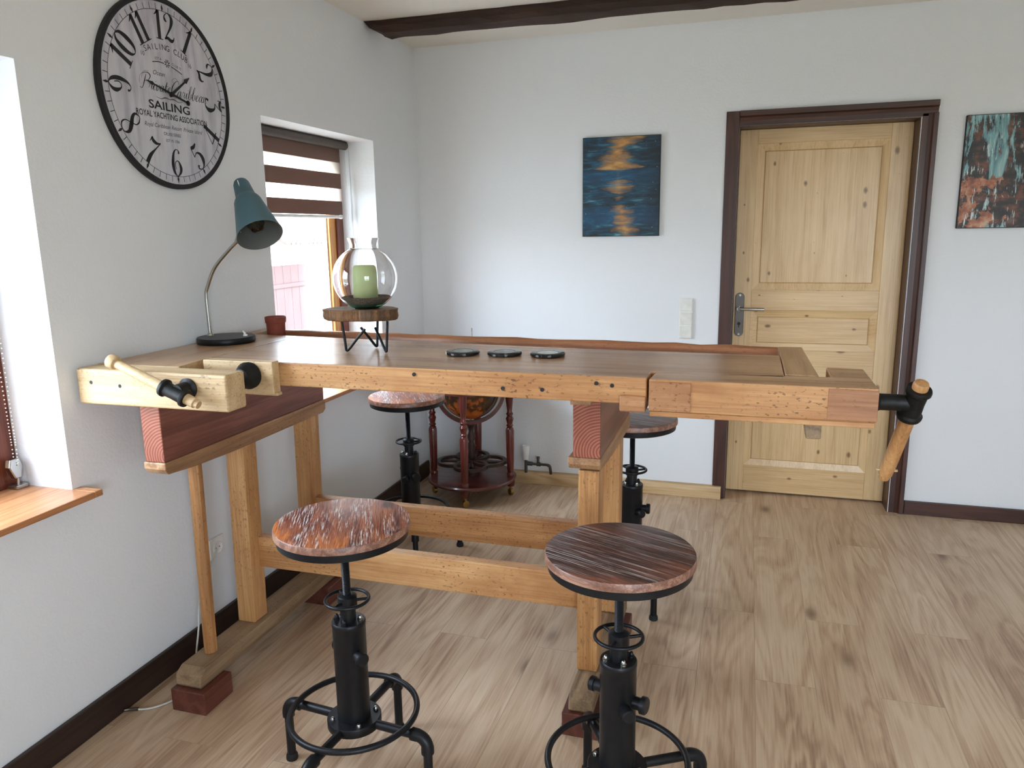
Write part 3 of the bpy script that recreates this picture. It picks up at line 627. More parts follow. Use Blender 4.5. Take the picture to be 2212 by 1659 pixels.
# red risers
def riser(x0, x1, y0, y1, z0, z1, name, label, cat, grp):
    bm = B(); box(bm, x0, x1, y0, y1, z0, z1); o = obj(name, bm, [M['red'], M['red_end']] if cat == 'beam' else [M['red_dark'], M['red_dark']], None, .003)
    for p in o.data.polygons:
        if abs(p.normal.y) > .9: p.material_index = 1
    return tag(o, label, cat, grp)
riser(.194, .264, -2.527, -1.632, .8535, 1.0312, 'riser_beam', 'red-stained timber beam under the left end of the workbench', 'beam', 'red beams raising the bench')
riser(1.4165, 1.4985, -2.172, -1.60, .8535, 1.0302, 'riser_beam', 'red-stained timber beam with end-grain rings under the right half of the workbench', 'beam', 'red beams raising the bench')
g = 'red blocks under the bench feet'
M['red_dark'] = wood('dark_red_stained_pine', S(66, 32, 26), S(98, 52, 42), S(120, 70, 58), 'Y', 1.2, .5, .15, 0, .45, .12, .3, 5)
riser(.160, .288, -2.497, -2.358, 0, .076, 'riser_block', 'red block under the front left bench foot, beside the near wall baseboard', 'block', g)
riser(.164, .292, -1.74, -1.60, 0, .076, 'riser_block', 'red block under the back left bench foot, behind the orange-brown stool', 'block', g)
riser(1.4044, 1.520, -2.272, -2.13, 0, .076, 'riser_block', 'red block under the front right bench foot, behind the dark striped stool', 'block', g)
riser(1.400, 1.522, -1.75, -1.605, 0, .076, 'riser_block', 'red block under the back right bench foot', 'block', g)

# ------------------------------------------------------------------ bar stools
def make_stool():
    t = thing('bar_stool', 'x', 'stool', (0, 0, 0), 'industrial stools around the workbench')
    L = dict(local=True)
    bm = B(); lathe(bm, [(0, .747), (.172, .747), (.1775, .750), (.1775, .765), (.1755, .769), (.172, .770), (0, .770)], seg=72)
    seat = obj('seat', bm, [M['seat_edge'], M['seat_orange']], t, 0, True, **L)
    for p in seat.data.polygons:
        if p.normal.z > .9: p.material_index = 1
    bm = B(); lathe(bm, [(0, .7235), (.160, .7235), (.1705, .728), (.172, .747), (0, .747)], seg=72); obj('seat_pan', bm, M['black'], t, 0, True, **L)
    bm = B()
    prof = [(0, .47)]; z = .47
    while z < .724: prof += [(.0098, z), (.0112, z+.0018)]; z += .0036
    prof += [(.0098, .724), (0, .724)]
    lathe(bm, prof, seg=20); obj('screw_spindle', bm, M['black'], t, **L)
    bm = B(); lathe(bm, [(0, .48), (.021, .48), (.021, .525), (.026, .527), (.026, .558), (.021, .562), (.012, .563), (0, .563)], seg=24)
    hub = obj('collar', bm, M['black'], t, 0, True, **L)
    bm = B(); torus(bm, (0, 0, .548), .0575, .0048)
    for a in (20, 140, 260): cyl(bm, (.022*math.cos(R(a)), .022*math.sin(R(a)), .545), (.0575*math.cos(R(a)), .0575*math.sin(R(a)), .548), .0042, 10)
    obj('hand_wheel', bm, M['black'], t, 0, True, **L)
    bm = B(); lathe(bm, [(0, .2), (.0445, .2), (.0445, .474), (.0455, .476), (.0455, .486), (.0435, .4885), (0, .4885)], seg=40); col = obj('column', bm, M['black'], t, 0, True, **L)
    for a in (45, 135, 225, 315):
        bm = B(); lathe(bm, [(0, .4885), (.0075, .4885), (.0075, .494), (.0055, .495), (.005, .500), (.003, .503), (0, .504)], (.033*math.cos(R(a)), .033*math.sin(R(a)), 0), seg=14); obj('dome_nut', bm, M['steel'] if a in (225, 315) else M['black'], col, 0, True, **L)
    for a, z, rr in ((0, .385, .0215), (180, .400, .0185), (-45, .378, .0165)):
        d = Vector((math.cos(R(a)), math.sin(R(a)), 0)); bm = B()
        lathe(bm, [(0, .03), (.0155, .03), (.0155, .060), (rr, .062), (rr, .073), (rr-.003, .076), (0, .076)], (0, 0, z), d, 24); obj('nozzle', bm, M['black'], col, 0, True, **L)
    base = bpy.data.objects.new('base', None)
    bm = B(); lathe(bm, [(0, .176), (.073, .176), (.074, .178), (.074, .198), (.072, .2005), (0, .2005)], seg=44); fl = obj('base_flange', bm, M['black'], t, 0, True, **L)
    for a in (45, 135, 225, 315):
        bm = B(); lathe(bm, [(0, .2), (.0065, .2), (.0065, .205), (.004, .209), (0, .21)], (.060*math.cos(R(a)), .060*math.sin(R(a)), 0), seg=12); obj('bolt', bm, M['steel'], fl, 0, True, **L)
    bm = B(); torus(bm, (0, 0, .2135), .1735, .0085, seg=72)
    ring = obj('foot_ring', bm, M['black'], t, 0, True, **L)
    for k in range(4):
        a = R(90*k); ca, sa = math.cos(a), math.sin(a); P = lambda r_, z: (r_*ca, r_*sa, z)
        bm = B(); pts = [P(.06, .188), P(.19, .188)]+[P(.198+.03*math.sin(R(q)), .158+.03*math.cos(R(q))) for q in (0, 18, 36, 54, 72, 90)]+[P(.228, .10), P(.228, .012)]
        tube(bm, pts, .0125, 16)
        tube(bm, [P(.182, .188), P(.198, .188)]+[P(.198+.03*math.sin(R(q)), .158+.03*math.cos(R(q))) for q in (15, 30, 45, 60, 75)]+[P(.228, .158), P(.228, .142)], [.0175, .0175, .0165, .0165, .0165, .0165, .0165, .0175, .0175], 18)
        lg = obj('leg', bm, M['black'], t, 0, True, **L)
        bm = B(); lathe(bm, [(0, 0), (.0165, 0), (.0175, .003), (.0165, .014), (.0135, .02), (0, .02)], (.228*ca, .228*sa, 0), seg=18); obj('rubber_foot', bm, M['rubber'], lg, 0, True, **L)
    return t
def copy_tree(o, parent=None):
    c = o.copy(); C.objects.link(c); c.parent = parent
    for ch in list(o.children): copy_tree(ch, c)
    return c
proto = make_stool()
specs = [((.895, -2.612), -5, 145, -64, 'seat_orange', 'front left stool with orange-brown streaked round seat and black pipe base'),
         ((1.627, -2.607), 30, -15, -23, 'seat_dark', 'front right stool with dark brown grey-striped round seat and black pipe base'),
         ((.395, -1.13), 28, -40, -60, 'seat_orange', 'back stool in front of the globe cabinet, seen under the left of the workbench'),
         ((1.470, -1.300), 32, 0, -20, 'seat_dark', 'back stool near the door, half hidden behind the right trestle of the workbench')]
for i, (p, la, ca, sa, mt, lab) in enumerate(specs):
    o = proto if i == 0 else copy_tree(proto)
    specs[i] = (o, p, la, ca, sa, mt, lab)
for o, p, la, ca, sa, mt, lab in specs:
    o.location = (p[0], p[1], -.015 if 'near the door' in lab else 0); o['label'] = lab
    if 'near the door' in lab: o.location.z = 0
    for ch in o.children:
        nm = ch.name.split('.')[0]
        if nm in ('leg', 'base_flange', 'foot_ring'): ch.rotation_euler.z = R(la)
        elif nm == 'column': ch.rotation_euler.z = R(ca)
        elif nm == 'seat':
            ch.rotation_euler.z = R(sa)
            if mt == 'seat_dark': ch.data = ch.data.copy(); ch.data.materials[1] = M['seat_dark']

# ------------------------------------------------------------------ things on the bench
dl = thing('desk_lamp', 'teal metal desk lamp with bent gooseneck on black round base', 'lamp', (.112, -2.008, ZT+.001))
bm = B(); lathe(bm, [(0, ZT+.001), (.098, ZT+.001), (.100, ZT+.004), (.100, ZT+.018), (.097, ZT+.022), (0, ZT+.022)], (.114, -2.008, 0), seg=56); obj('lamp_base', bm, M['black'], dl, 0, True)
bm = B(); lathe(bm, [(0, 0), (.008, 0), (.007, .006), (0, .007)], (.178, -1.985, ZT+.022), seg=14); cyl(bm, (.178, -1.985, ZT+.028), (.171, -1.988, ZT+.040), .0035, 10); obj('switch', bm, M['white'], dl, 0, True)
neck = crom([(.0435, -2.003, ZT+.02), (.0425, -2.003, 1.21), (.042, -2.003, 1.2986), (.0496, -2.002, 1.3315), (.0842, -2.0, 1.3969), (.1423, -2.0, 1.4529), (.192, -2.0, 1.492)], 10)
bm = B(); tube(bm, neck, .0062, 14); lathe(bm, [(0, 0), (.012, 0), (.009, .008), (0, .009)], (.0435, -2.003, ZT+.022), seg=16); obj('gooseneck', bm, M['steel'], dl, 0, True)
def at(px, py, depth): return Vector((1.88521247, -4.27964456, 1.51197585))+(cf+cr*((px-1106)/1638.27)-cu*((py-829.5)/1638.27))*depth
rimc = at(561.5, 508, 2.60); ray = (rimc-Vector((1.88521247, -4.27964456, 1.51197585))).normalized(); lat = cr*.345-cu*.94; lat = (lat-ray*lat.dot(ray)).normalized()
dirv = (lat*.80-ray*.60).normalized(); Ls = .246; top0 = rimc-dirv*Ls
bm = B(); lathe(bm, [(.0, 0), (.014, .001), (.0235, .007), (.028, .018), (.0345, .072), (.0365, .080), (.0425, .089), (.0475, .100), (.050, .114), (.0785, Ls), (.0770, Ls), (.048, .114), (.0455, .102), (.034, .084), (.031, .072), (0, .070)], top0, dirv, 40)
sh = obj('lamp_shade', bm, [M['teal'], M['shade_in']], dl, 0, True)
ax0 = top0-Vector((.112, -2.008, ZT+.001))
for p in sh.data.polygons:
    c_ = Vector(p.center)-ax0; h_ = c_.dot(dirv); rad = c_-dirv*h_
    if h_ > .06 and p.normal.dot(rad) < 0: p.material_index = 1
side = dirv.cross(cf).normalized(); side = side if side.dot(cr) < 0 else -side
bm = B(); cyl(bm, Vector((.186, -2.0, 1.487)), rimc-dirv*.035+(Vector((.192, -2.0, 1.492))-rimc).normalized()*.073, .0075, 12); obj('shade_joint', bm, M['steel'], dl, 0, True)
bm = B(); nf = (-cf-dirv*(-cf).dot(dirv)).normalized(); a0 = top0+nf*.0300+dirv*.022; box(bm, -.0015, .0015, -.001, .001, -.016, .016)
zq = dirv.to_track_quat('Z', 'Y').to_matrix().to_4x4(); bmesh.ops.transform(bm, matrix=Matrix.Translation(a0+dirv*.014)@zq, verts=bm.verts); obj('vent_slot', bm, M['white'], sh)
bm = B(); lathe(bm, [(0, .068), (.016, .068), (.016, .13), (.013, .134), (0, .134)], top0, dirv, 20); obj('bulb_socket', bm, M['white'], dl, 0, True)
bm = B(); lathe(bm, [(0, .134), (.012, .135), (.018, .152), (.029, .182), (.029, .200), (.021, .218), (0, .227)], top0, dirv, 24); bu = obj('bulb', bm, M['glass'], dl, 0, True)
bm = B(); d_, u_, v_ = frame_of(dirv)
tube(bm, [top0+d_*h+(u_*math.cos(a)+v_*math.sin(a))*.013 for h, a in [(.15 if k % 2 else .203, k*1.05) for k in range(9)]], .0013, 6); obj('filament', bm, M['brass'], bu)
# terracotta pot in the tray
tp = thing('flower_pot', 'small terracotta flower pot in the tray behind the lamp', 'pot', (.122, -1.715, 1.0865))
bm = B(); lathe(bm, [(0, 0), (.030, 0), (.033, .004), (.0365, .085), (.0395, .087), (.0405, .109), (.037, .110), (.035, .09), (.031, .06), (0, .058)], (.122, -1.715, 1.0865), seg=36); obj('pot_body', bm, M['terra'], tp, 0, True)
bm = B(); lathe(bm, [(0, .0585), (.0305, .0585), (.032, .07), (0, .073)], (.122, -1.715, 1.0865), seg=24); obj('soil', bm, M['soil'], tp, 0, True)
# wooden slice stand
SC = Vector((.700, -2.085, 0))
st = thing('slice_stand', 'bark-edged wood slice stand on black hairpin legs under the glass vase', 'stand', (SC.x, SC.y, ZT+.001))
bm = B(); rr = random.Random(11); n = 44; pr_ = []
for i in range(n):
    a = 2*math.pi*i/n; r_ = .108*(1+.16*math.cos(2*a-.5)+.05*math.cos(3*a+1.)+.03*math.cos(7*a))+rr.uniform(-.002, .002); pr_.append((math.cos(a)*r_*.98, math.sin(a)*r_*.82))
rings = []
for z, s_ in ((1.2385, .93), (1.242, .975), (1.252, 1.), (1.264, .985), (1.2735, 1.0), (1.2745, .985)):
    rings.append([bm.verts.new((SC.x+x*(s_+rr.uniform(-.012, .012)), SC.y+y*(s_+rr.uniform(-.012, .012)), z)) for x, y in pr_])
for A, D in zip(rings, rings[1:]):
    for k in range(n): bm.faces.new((A[k], A[(k+1) % n], D[(k+1) % n], D[k]))
bm.faces.new(rings[-1]); bm.faces.new(rings[0][::-1]); sl_ = obj('slab', bm, [M['bark'], M['slice']], st)
for p in sl_.data.polygons:
    if p.normal.z > .9: p.material_index = 1
# three bent-wire legs whose neighbouring V-feet meet at a raised point
def wire(p): bm = B(); tube(bm, crom(p, 8), .0042, 10); return bm
F = [Vector((.662, -2.127, ZT+.0066)), Vector((.800, -2.120, ZT+.0066)), Vector((.716, -2.020, ZT+.0066))]
for i in range(3):
    f = F[i]; out = (f-Vector((SC.x, SC.y, f.z))).normalized(); tan = Vector((-out.y, out.x, 0))
    mid1 = (f+F[(i+1) % 3])/2*.72+Vector((SC.x, SC.y, f.z))*.28
    topp = f+out*.010+Vector((0, 0, .1)); topp.z = 1.239
    dmid = (mid1-f); 
    obj('leg', wire([topp, f+out*.006+Vector((0, 0, .055)), f+out*.002+Vector((0, 0, .012)), f, f+dmid*.14+Vector((0, 0, .004)), f+dmid*.55+Vector((0, 0, .034)), f+dmid*.95+Vector((0, 0, .062)), f+dmid*1.02+Vector((0, 0, .068))]), M['black'], st, 0, True)
# glass vase, gravel, candle
VC = Vector((.722, -2.088, 1.2748))
def arc(Rr, zc, a0, a1, n): return [(Rr*math.cos(R(a0+(a1-a0)*i/n)), zc+Rr*math.sin(R(a0+(a1-a0)*i/n))) for i in range(n+1)]
out_ = [(0, .0005), (.040, .0005)]+arc(.1025, .0965, -68, 65, 30)+[(.0435, .196), (.0445, .204), (.0500, .2205), (.0505, .222)]
inn = [(.0485, .222), (.0480, .2205), (.0425, .204), (.0415, .196)]+arc(.1000, .0965, 65, -62, 30)+[(.03, .0075), (0, .0075)]
gv = thing('glass_vase', 'round clear glass bowl vase with a collar neck on the wood slice', 'vase', VC)
bm = B(); lathe(bm, out_+inn, VC, seg=64); bw = obj('bowl', bm, [M['glass'], M['glass_glint']], gv, 0, True)
for p in bw.data.polygons:
    if p.center.z < .016: p.material_index = 1  # green glint and glow at the base put into the glass colour
bm = B(); lathe(bm, [(0, .009), (.038, .010), (.056, .0145), (.0790, .036), (.076, .0385), (.05, .034), (0, .033)], VC, seg=40)
for i in range(420):
    a = rr.uniform(0, 6.283); q = math.sqrt(rr.uniform(0, 1))*.074
    if q > .040: bmesh.ops.create_icosphere(bm, subdivisions=1, radius=rr.uniform(.0016, .003), matrix=Matrix.Translation(VC+Vector((q*math.cos(a), q*math.sin(a), .034+.05*(q-.04)))))
gr = tag(obj('gravel', bm, M['gravel']), 'dark fine gravel in the bottom of the glass vase', 'gravel'); gr['kind'] = 'stuff'
cd = thing('candle', 'pale green pillar candle standing in the glass vase', 'candle', VC+Vector((-.002, 0, .0342)))
bm = B(); lathe(bm, [(0, .0342), (.0385, .0342), (.0395, .037), (.0385, .118), (.036, .131), (.031, .1365), (.028, .135), (.024, .128), (0, .126)], VC+Vector((-.002, 0, 0)), seg=40); obj('wax_body', bm, M['candle'], cd, 0, True)
bm = B(); cyl(bm, VC+Vector((-.002, 0, .126)), VC+Vector((-.001, .001, .137)), .001, 8); obj('wick', bm, M['ink'], cd)
# coasters
def coaster(p, mt, lab):
    c = thing('coaster', lab, 'coaster', (p[0], p[1], ZT+.0008), 'round coasters on the benchtop')
    bm = B(); lathe(bm, [(0, 0), (.050, 0), (.0535, .003), (.0535, .009), (.050, .0115), (.034, .0115), (.033, .0105), (0, .0105)], (p[0], p[1], ZT+.0008), seg=48); obj('disc', bm, M['black_gloss'], c, 0, True)
    bm = B(); lathe(bm, [(0, .0106), (.032, .0106), (.032, .0111), (0, .0111)], (p[0], p[1], ZT+.0008), seg=40); obj('center_print', bm, mt, c)
M['black_gloss'] = plain('glossy_black_rim', S(22, 24, 26), .15)
coaster((1.0486, -2.093), M['coaster_a'], 'leftmost black-rimmed round coaster with greenish center on the benchtop')
coaster((1.1804, -2.078), M['coaster_b'], 'middle black-rimmed round coaster on the benchtop')
coaster((1.3148, -2.068), M['coaster_c'], 'rightmost black-rimmed round coaster with pale center on the benchtop')

# ------------------------------------------------------------------ globe bar cabinet
GC = (.400, -.300); gb = thing('globe_cabinet', 'antique globe bar cabinet with red turned posts on casters in the corner', 'cabinet', (GC[0], GC[1], 0))
bm = B(); lathe(bm, [(0, .098), (.250, .098), (.257, .104), (.257, .112), (.250, .119), (0, .119)], (*GC, 0), seg=64); obj('base_shelf', bm, M['mahogany_x'], gb, 0, True)
ZG = .625
for a in (-80, 10, 100, 190):
    px, py = GC[0]+.226*math.cos(R(a)), GC[1]+.226*math.sin(R(a)); bm = B()
    lathe(bm, [(0, .119), (.021, .119), (.022, .135), (.017, .142), (.019, .16), (.023, .28), (.0245, .39), (.020, .405), (.015, .411), (.021, .419), (.015, .428), (.019, .445), (.023, .46), (.015, .475), (.021, .488), (.014, .50), (.017, .53), (.023, .585), (.024, .641), (0, .641)], (px, py, 0), seg=24); obj('post', bm, M['mahogany'], gb, 0, True)
    bm = B(); lathe(bm, [(0, .058), (.02, .058), (.026, .098), (0, .098)], (px, py, 0), seg=16); cs = obj('caster', bm, M['mahogany'], gb, 0, True)
    bm = B(); d = Vector((math.cos(R(a+40)), math.sin(R(a+40)), 0)); cyl(bm, Vector((px, py, .021))-d*.009, Vector((px, py, .021))+d*.009, .0205, 20); cyl(bm, (px, py, .03), (px, py, .060), .008, 10); obj('wheel', bm, M['brass'], cs, .002)
bm = B(); torus(bm, (*GC, .655), .232, .017, seg=64); lathe(bm, [(.190, .640), (.252, .640), (.252, .670), (.190, .670)], (*GC, 0), seg=64, closed=True); obj('horizon_ring', bm, M['mahogany_x'], gb, 0, True)
bm = B(); bmesh.ops.create_uvsphere(bm, u_segments=48, v_segments=28, radius=.168, matrix=Matrix.Translation((*GC, ZG))); gl = obj('globe', bm, M['globe'], gb, 0, True)
bm = B(); mer = Vector((-cf.y, cf.x, 0)).normalized(); mer = Vector((cf.x, cf.y, 0)).normalized()
lathe(bm, [(.181, -.011), (.202, -.011), (.202, .011), (.181, .011)], (*GC, ZG), mer, 64, closed=True); obj('meridian_ring', bm, M['mahogany_x'], gb, 0, True)
bm = B(); cyl(bm, (*GC, ZG-.19), (*GC, ZG+.19), .005, 10); cyl(bm, (GC[0]+.02, GC[1], ZG+.19), (GC[0]+.02, GC[1], ZG+.355), .0035, 10); obj('axis_rod', bm, M['steel'], gb, 0, True)
bm = B(); lathe(bm, [(0, .119), (.03, .119), (.03, .135), (.018, .145), (.024, .175), (.014, .20), (.026, .235), (.016, .262), (.026, .292), (.015, .32), (.024, .35), (.014, .38), (.02, .41), (.03, .423), (0, .424)], (*GC, 0), seg=24); obj('center_spindle', bm, M['walnut'], gb, 0, True)
bm = B()
for i_, a in enumerate((17, 107, 197, 287)):
    q = (GC[0]+.104*math.cos(R(a)), GC[1]+.104*math.sin(R(a)))
    lathe(bm, [(.080, .190+i_*.0012), (.100, .190+i_*.0012), (.100, .208+i_*.0012), (.080, .208+i_*.0012)], (*q, 0), seg=40, closed=True)
for a in (-80, 10, 100, 190): cyl(bm, (GC[0]+.05*math.cos(R(a)), GC[1]+.05*math.sin(R(a)), .199), (GC[0]+.21*math.cos(R(a)), GC[1]+.21*math.sin(R(a)), .199), .009, 10)
obj('bottle_rack', bm, M['walnut'], gb, 0, True)

# ------------------------------------------------------------------ wall pieces
def canvas(name, x0, x1, z0, z1, mt, lab):
    t = thing(name, lab, 'painting', ((x0+x1)/2, -.012, z0))
    bm = B(); box(bm, x0, x1, -.020, -.001, z0, z1); obj('stretched_canvas', bm, M['canvas'], t, .002)
    bm = B(); box(bm, x0+.003, x1-.003, -.0212, -.0202, z0+.003, z1-.003); obj('painted_face', bm, mt, t)
canvas('painting', .9919, 1.4149, 1.4726, 2.0029, M['paint_blue'], 'unframed abstract canvas in dark blue and orange left of the door')
canvas('painting', 2.8525, 3.2755, 1.4902, 2.0184, M['paint_dark'], 'unframed abstract canvas in black, teal and rust right of the door')
sw = thing('light_switch', 'triple white light switch panel on the wall left of the door', 'switch', (1.572, -.006, .911))
bm = B(); box(bm, 1.5345, 1.6095, -.009, -.0005, .9105, 1.1355); obj('switch_frame', bm, M['offwhite'], sw, .003)
for k in range(3):
    z0 = .914+k*.0745; bm = B(); hexa(bm, [(1.540, -.012, z0), (1.604, -.012, z0), (1.604, -.008, z0), (1.540, -.008, z0)], [(1.540, -.0155, z0+.067), (1.604, -.0155, z0+.067), (1.604, -.008, z0+.067), (1.540, -.008, z0+.067)]); obj('rocker', bm, M['offwhite'], sw, .0015)
so = thing('wall_socket', 'white round-well power socket low on the left wall behind the bench', 'socket', (.004, -2.035, .315))
bm = B(); box(bm, .0005, .011, -2.075, -1.994, .312, .393); obj('socket_plate', bm, M['white'], so, .003)
bm = B(); lathe(bm, [(.0205, 0), (.0255, 0), (.0255, .006), (.0205, .006)], (.0108, -2.0345, .3525), (1, 0, 0), 28, closed=True); lathe(bm, [(0, .0005), (.0205, .0005), (.0205, .001), (0, .001)], (.0108, -2.0345, .3525), (1, 0, 0), 28); obj('socket_well', bm, M['white'], so)
for dy in (-.0095, .0095):
    bm = B(); cyl(bm, (.0108, -2.0345+dy, .3525), (.0122, -2.0345+dy, .3525), .0025, 10); obj('contact_hole', bm, M['ink'], so)
rv = thing('radiator_valve', 'white thermostat knob on a chrome radiator pipe valve by the globe cabinet', 'valve', (.70, -.05, .12))
bm = B(); lathe(bm, [(0, .160), (.016, .160), (.019, .166), (.022, .235), (.020, .247), (0, .249)], (.659, -.062, 0), seg=24); obj('thermostat_knob', bm, M['white'], rv, 0, True)
bm = B(); cyl(bm, (.659, -.062, .078), (.659, -.062, .161), .009, 14); cyl(bm, (.659, -.062, .135), (.79, -.062, .135), .008, 14); lathe(bm, [(0, -.014), (.013, -.014), (.013, .014), (0, .014)], (.685, -.062, .135), (1, 0, 0), 8); lathe(bm, [(0, -.012), (.013, -.012), (.013, .012), (0, .012)], (.738, -.062, .135), (1, 0, 0), 8); cyl(bm, (.735, -.062, .135), (.735, -.062, .17), .008, 12); lathe(bm, [(0, 0), (.010, 0), (.010, .012), (0, .014)], (.735, -.062, .17), seg=14)
tube(bm, crom([(.79, -.062, .135), (.805, -.062, .128), (.810, -.062, .11), (.810, -.05, .078)], 6), .009, 12); obj('valve_body', bm, M['dark_steel'], rv, 0, True)
bm = B(); tube(bm, crom([(.018, -2.546, .006), (.040, -2.536, .005), (.075, -2.524, .0045), (.105, -2.50, .0045), (.128, -2.46, .0045), (.135, -2.40, .0045), (.12, -2.34, .02), (.102, -2.30, .09), (.099, -2.275, .165), (.075, -2.23, .24), (.035, -2.12, .30), (.0165, -2.046, .352)], 10), .0032, 10)
pc = tag(obj('power_cable', bm, M['cord'], None, 0, True), 'thin pale power cable trailing from behind the bench foot to the baseboard', 'cable')
bm = B(); tube(bm, crom([(.0175, -2.552, .008), (.03, -2.541, .0065), (.055, -2.531, .006)], 6), .0052, 10); obj('connector', bm, M['dark_steel'], pc, 0, True)

# ------------------------------------------------------------------ wall clock
CY, CZ = -2.053, 1.972
ck = thing('wall_clock', 'large round vintage wall clock with black numerals and black rim', 'clock', (.002, CY, CZ-.303))
D0 = .0135
bm = B(); lathe(bm, [(.288, .001), (.303, .001), (.304, .004), (.304, .016), (.301, .019), (.292, .019), (.288, .016)], (0, CY, CZ), (1, 0, 0), 96, closed=True); obj('rim', bm, M['ink'], ck, 0, True)
bm = B(); lathe(bm, [(0, .004), (.290, .004), (.290, D0), (0, D0)], (0, CY, CZ), (1, 0, 0), 96); dial = obj('dial', bm, M['dial'], ck)
def ribbon(bm, pts, x=D0, tr=lambda p: p, n=7):
    P = crom([(p[0], p[1], p[2]) for p in pts], n) if len(pts) > 2 else [Vector(p) for p in pts]
    L_, R_ = [], []
    for i, p in enumerate(P):
        a = P[max(0, i-1)]; b = P[min(len(P)-1, i+1)]; d = Vector((b.x-a.x, b.y-a.y)); d = d.normalized() if d.length > 1e-9 else Vector((1, 0)); q = Vector((-d.y, d.x))*max(p.z, .0008)*.5
        for lst, s_ in ((L_, 1), (R_, -1)):
            u = tr((p.x+q.x*s_, p.y+q.y*s_)); lst.append(bm.verts.new((x, u[0], u[1])))
    for i in range(len(P)-1):
        try: bm.faces.new((L_[i], L_[i+1], R_[i+1], R_[i]))
        except ValueError: pass
G = {
 '1': [[(.25, .98, .15), (.25, .02, .16)], [(.08, .012, .03), (.42, .012, .03)], [(.06, .80, .02), (.14, .86, .05), (.25, .985, .06)]],
 '2': [[(.2, .68, .04), (.12, .74, .1), (.1, .86, .05), (.26, .985, .03), (.42, .9, .11), (.46, .75, .16), (.36, .5, .1), (.16, .22, .05), (.05, .06, .05)], [(.04, .07, .05), (.18, .12, .11), (.36, .05, .13), (.48, .1, .07), (.52, .2, .03)]],
 '3': [[(.05, .78, .03), (.07, .96, .05), (.14, .90, .12), (.3, .89, .12), (.46, .98, .04)], [(.46, .97, .03), (.32, .76, .03), (.19, .6, .03)], [(.19, .6, .03), (.40, .55, .08), (.48, .26, .17), (.38, .07, .08), (.22, .015, .03), (.07, .1, .06), (.12, .22, .1)]],
 '4': [[(.38, .98, .15), (.38, .02, .16)], [(.38, .97, .03), (.2, .62, .03), (.02, .29, .03)], [(.01, .28, .045), (.56, .28, .045)], [(.22, .012, .03), (.54, .012, .03)]],
 '5': [[(.10, .93, .12), (.25, .9, .14), (.42, .97, .06)], [(.09, .95, .035), (.09, .56, .035)], [(.09, .56, .03), (.28, .65, .05), (.44, .52, .12), (.48, .28, .17), (.38, .07, .08), (.22, .015, .03), (.07, .1, .06), (.12, .22, .1)]],
 '6': [[(.40, .84, .09), (.40, .93, .05), (.28, .99, .03), (.14, .85, .09), (.06, .5, .15), (.1, .18, .12), (.25, .015, .03), (.42, .15, .11), (.46, .33, .14), (.38, .53, .06), (.26, .57, .03), (.17, .46, .04), (.2, .26, .03)]],
 '7': [[(.03, .78, .03), (.06, .97, .05), (.13, .89, .13), (.3, .87, .12), (.42, .92, .06), (.5, .99, .03)], [(.5, .98, .03), (.36, .64, .06), (.24, .32, .15), (.21, .01, .17)]],
 '8': [[(.42, .85, .06), (.27, .985, .03), (.1, .86, .08), (.14, .68, .14), (.34, .45, .18), (.46, .25, .13), (.4, .06, .05), (.24, .015, .03), (.07, .12, .06), (.08, .32, .04), (.25, .5, .03), (.42, .68, .04), (.42, .85, .06)]],
 '0': [[(.26, .99, .03), (.1, .85, .11), (.05, .5, .17), (.1, .15, .11), (.26, .01, .03), (.42, .15, .11), (.47, .5, .17), (.42, .85, .11), (.26, .99, .03)]]}
G['9'] = [[(.52-x, 1-y, w_) for x, y, w_ in s_] for s_ in G['6']]
def numeral(txt, u, v, rot, h=.098):
    bm = B(); n = len(txt); wd = .56*n if n > 1 else .52
    for i, ch in enumerate(txt):
        ox = (i-(n-1)/2)*(.48 if txt != '11' else .34)-.26
        def tr(p, ox=ox):
            x, y = (p[0]+ox)*h*1.0, (p[1]-.5)*h; c_, s_ = math.cos(rot), math.sin(rot); return (CY+u+x*c_-y*s_, CZ+v+x*s_+y*c_)
        for st_ in G[ch]: ribbon(bm, st_, D0+.0006, tr)
    obj('numeral', bm, M['ink'], dial)
for k in range(1, 13):
    a = R(90-30*k); u, v = .217*math.cos(a), .217*math.sin(a)
    rot = -R(30*k) if k <= 3 or k >= 9 else R(180)-R(30*k)
    numeral(str(k), u, v, rot, .09)
bm = B()
for k in range(60):
    a = R(6*k); c_, s_ = math.cos(a), math.sin(a)
    if k % 5:
        ribbon(bm, [(.262*c_, .262*s_, .0022), (.281*c_, .281*s_, .0022)], D0+.0005, lambda p: (CY+p[0], CZ+p[1]))
    else:
        q = lambda r_, t_: bm.verts.new((D0+.0006, CY+r_*c_-t_*s_, CZ+r_*s_+t_*c_)); bm.faces.new((q(.258, 0), q(.271, .0045), q(.285, 0), q(.271, -.0045)))
lathe(bm, [(.2615, D0+.0003), (.2630, D0+.0003), (.2630, D0+.0006), (.2615, D0+.0006)], (0, CY, CZ), (1, 0, 0), 96, closed=True)
bmx = bm
obj('minute_track', bm, M['ink'], dial)
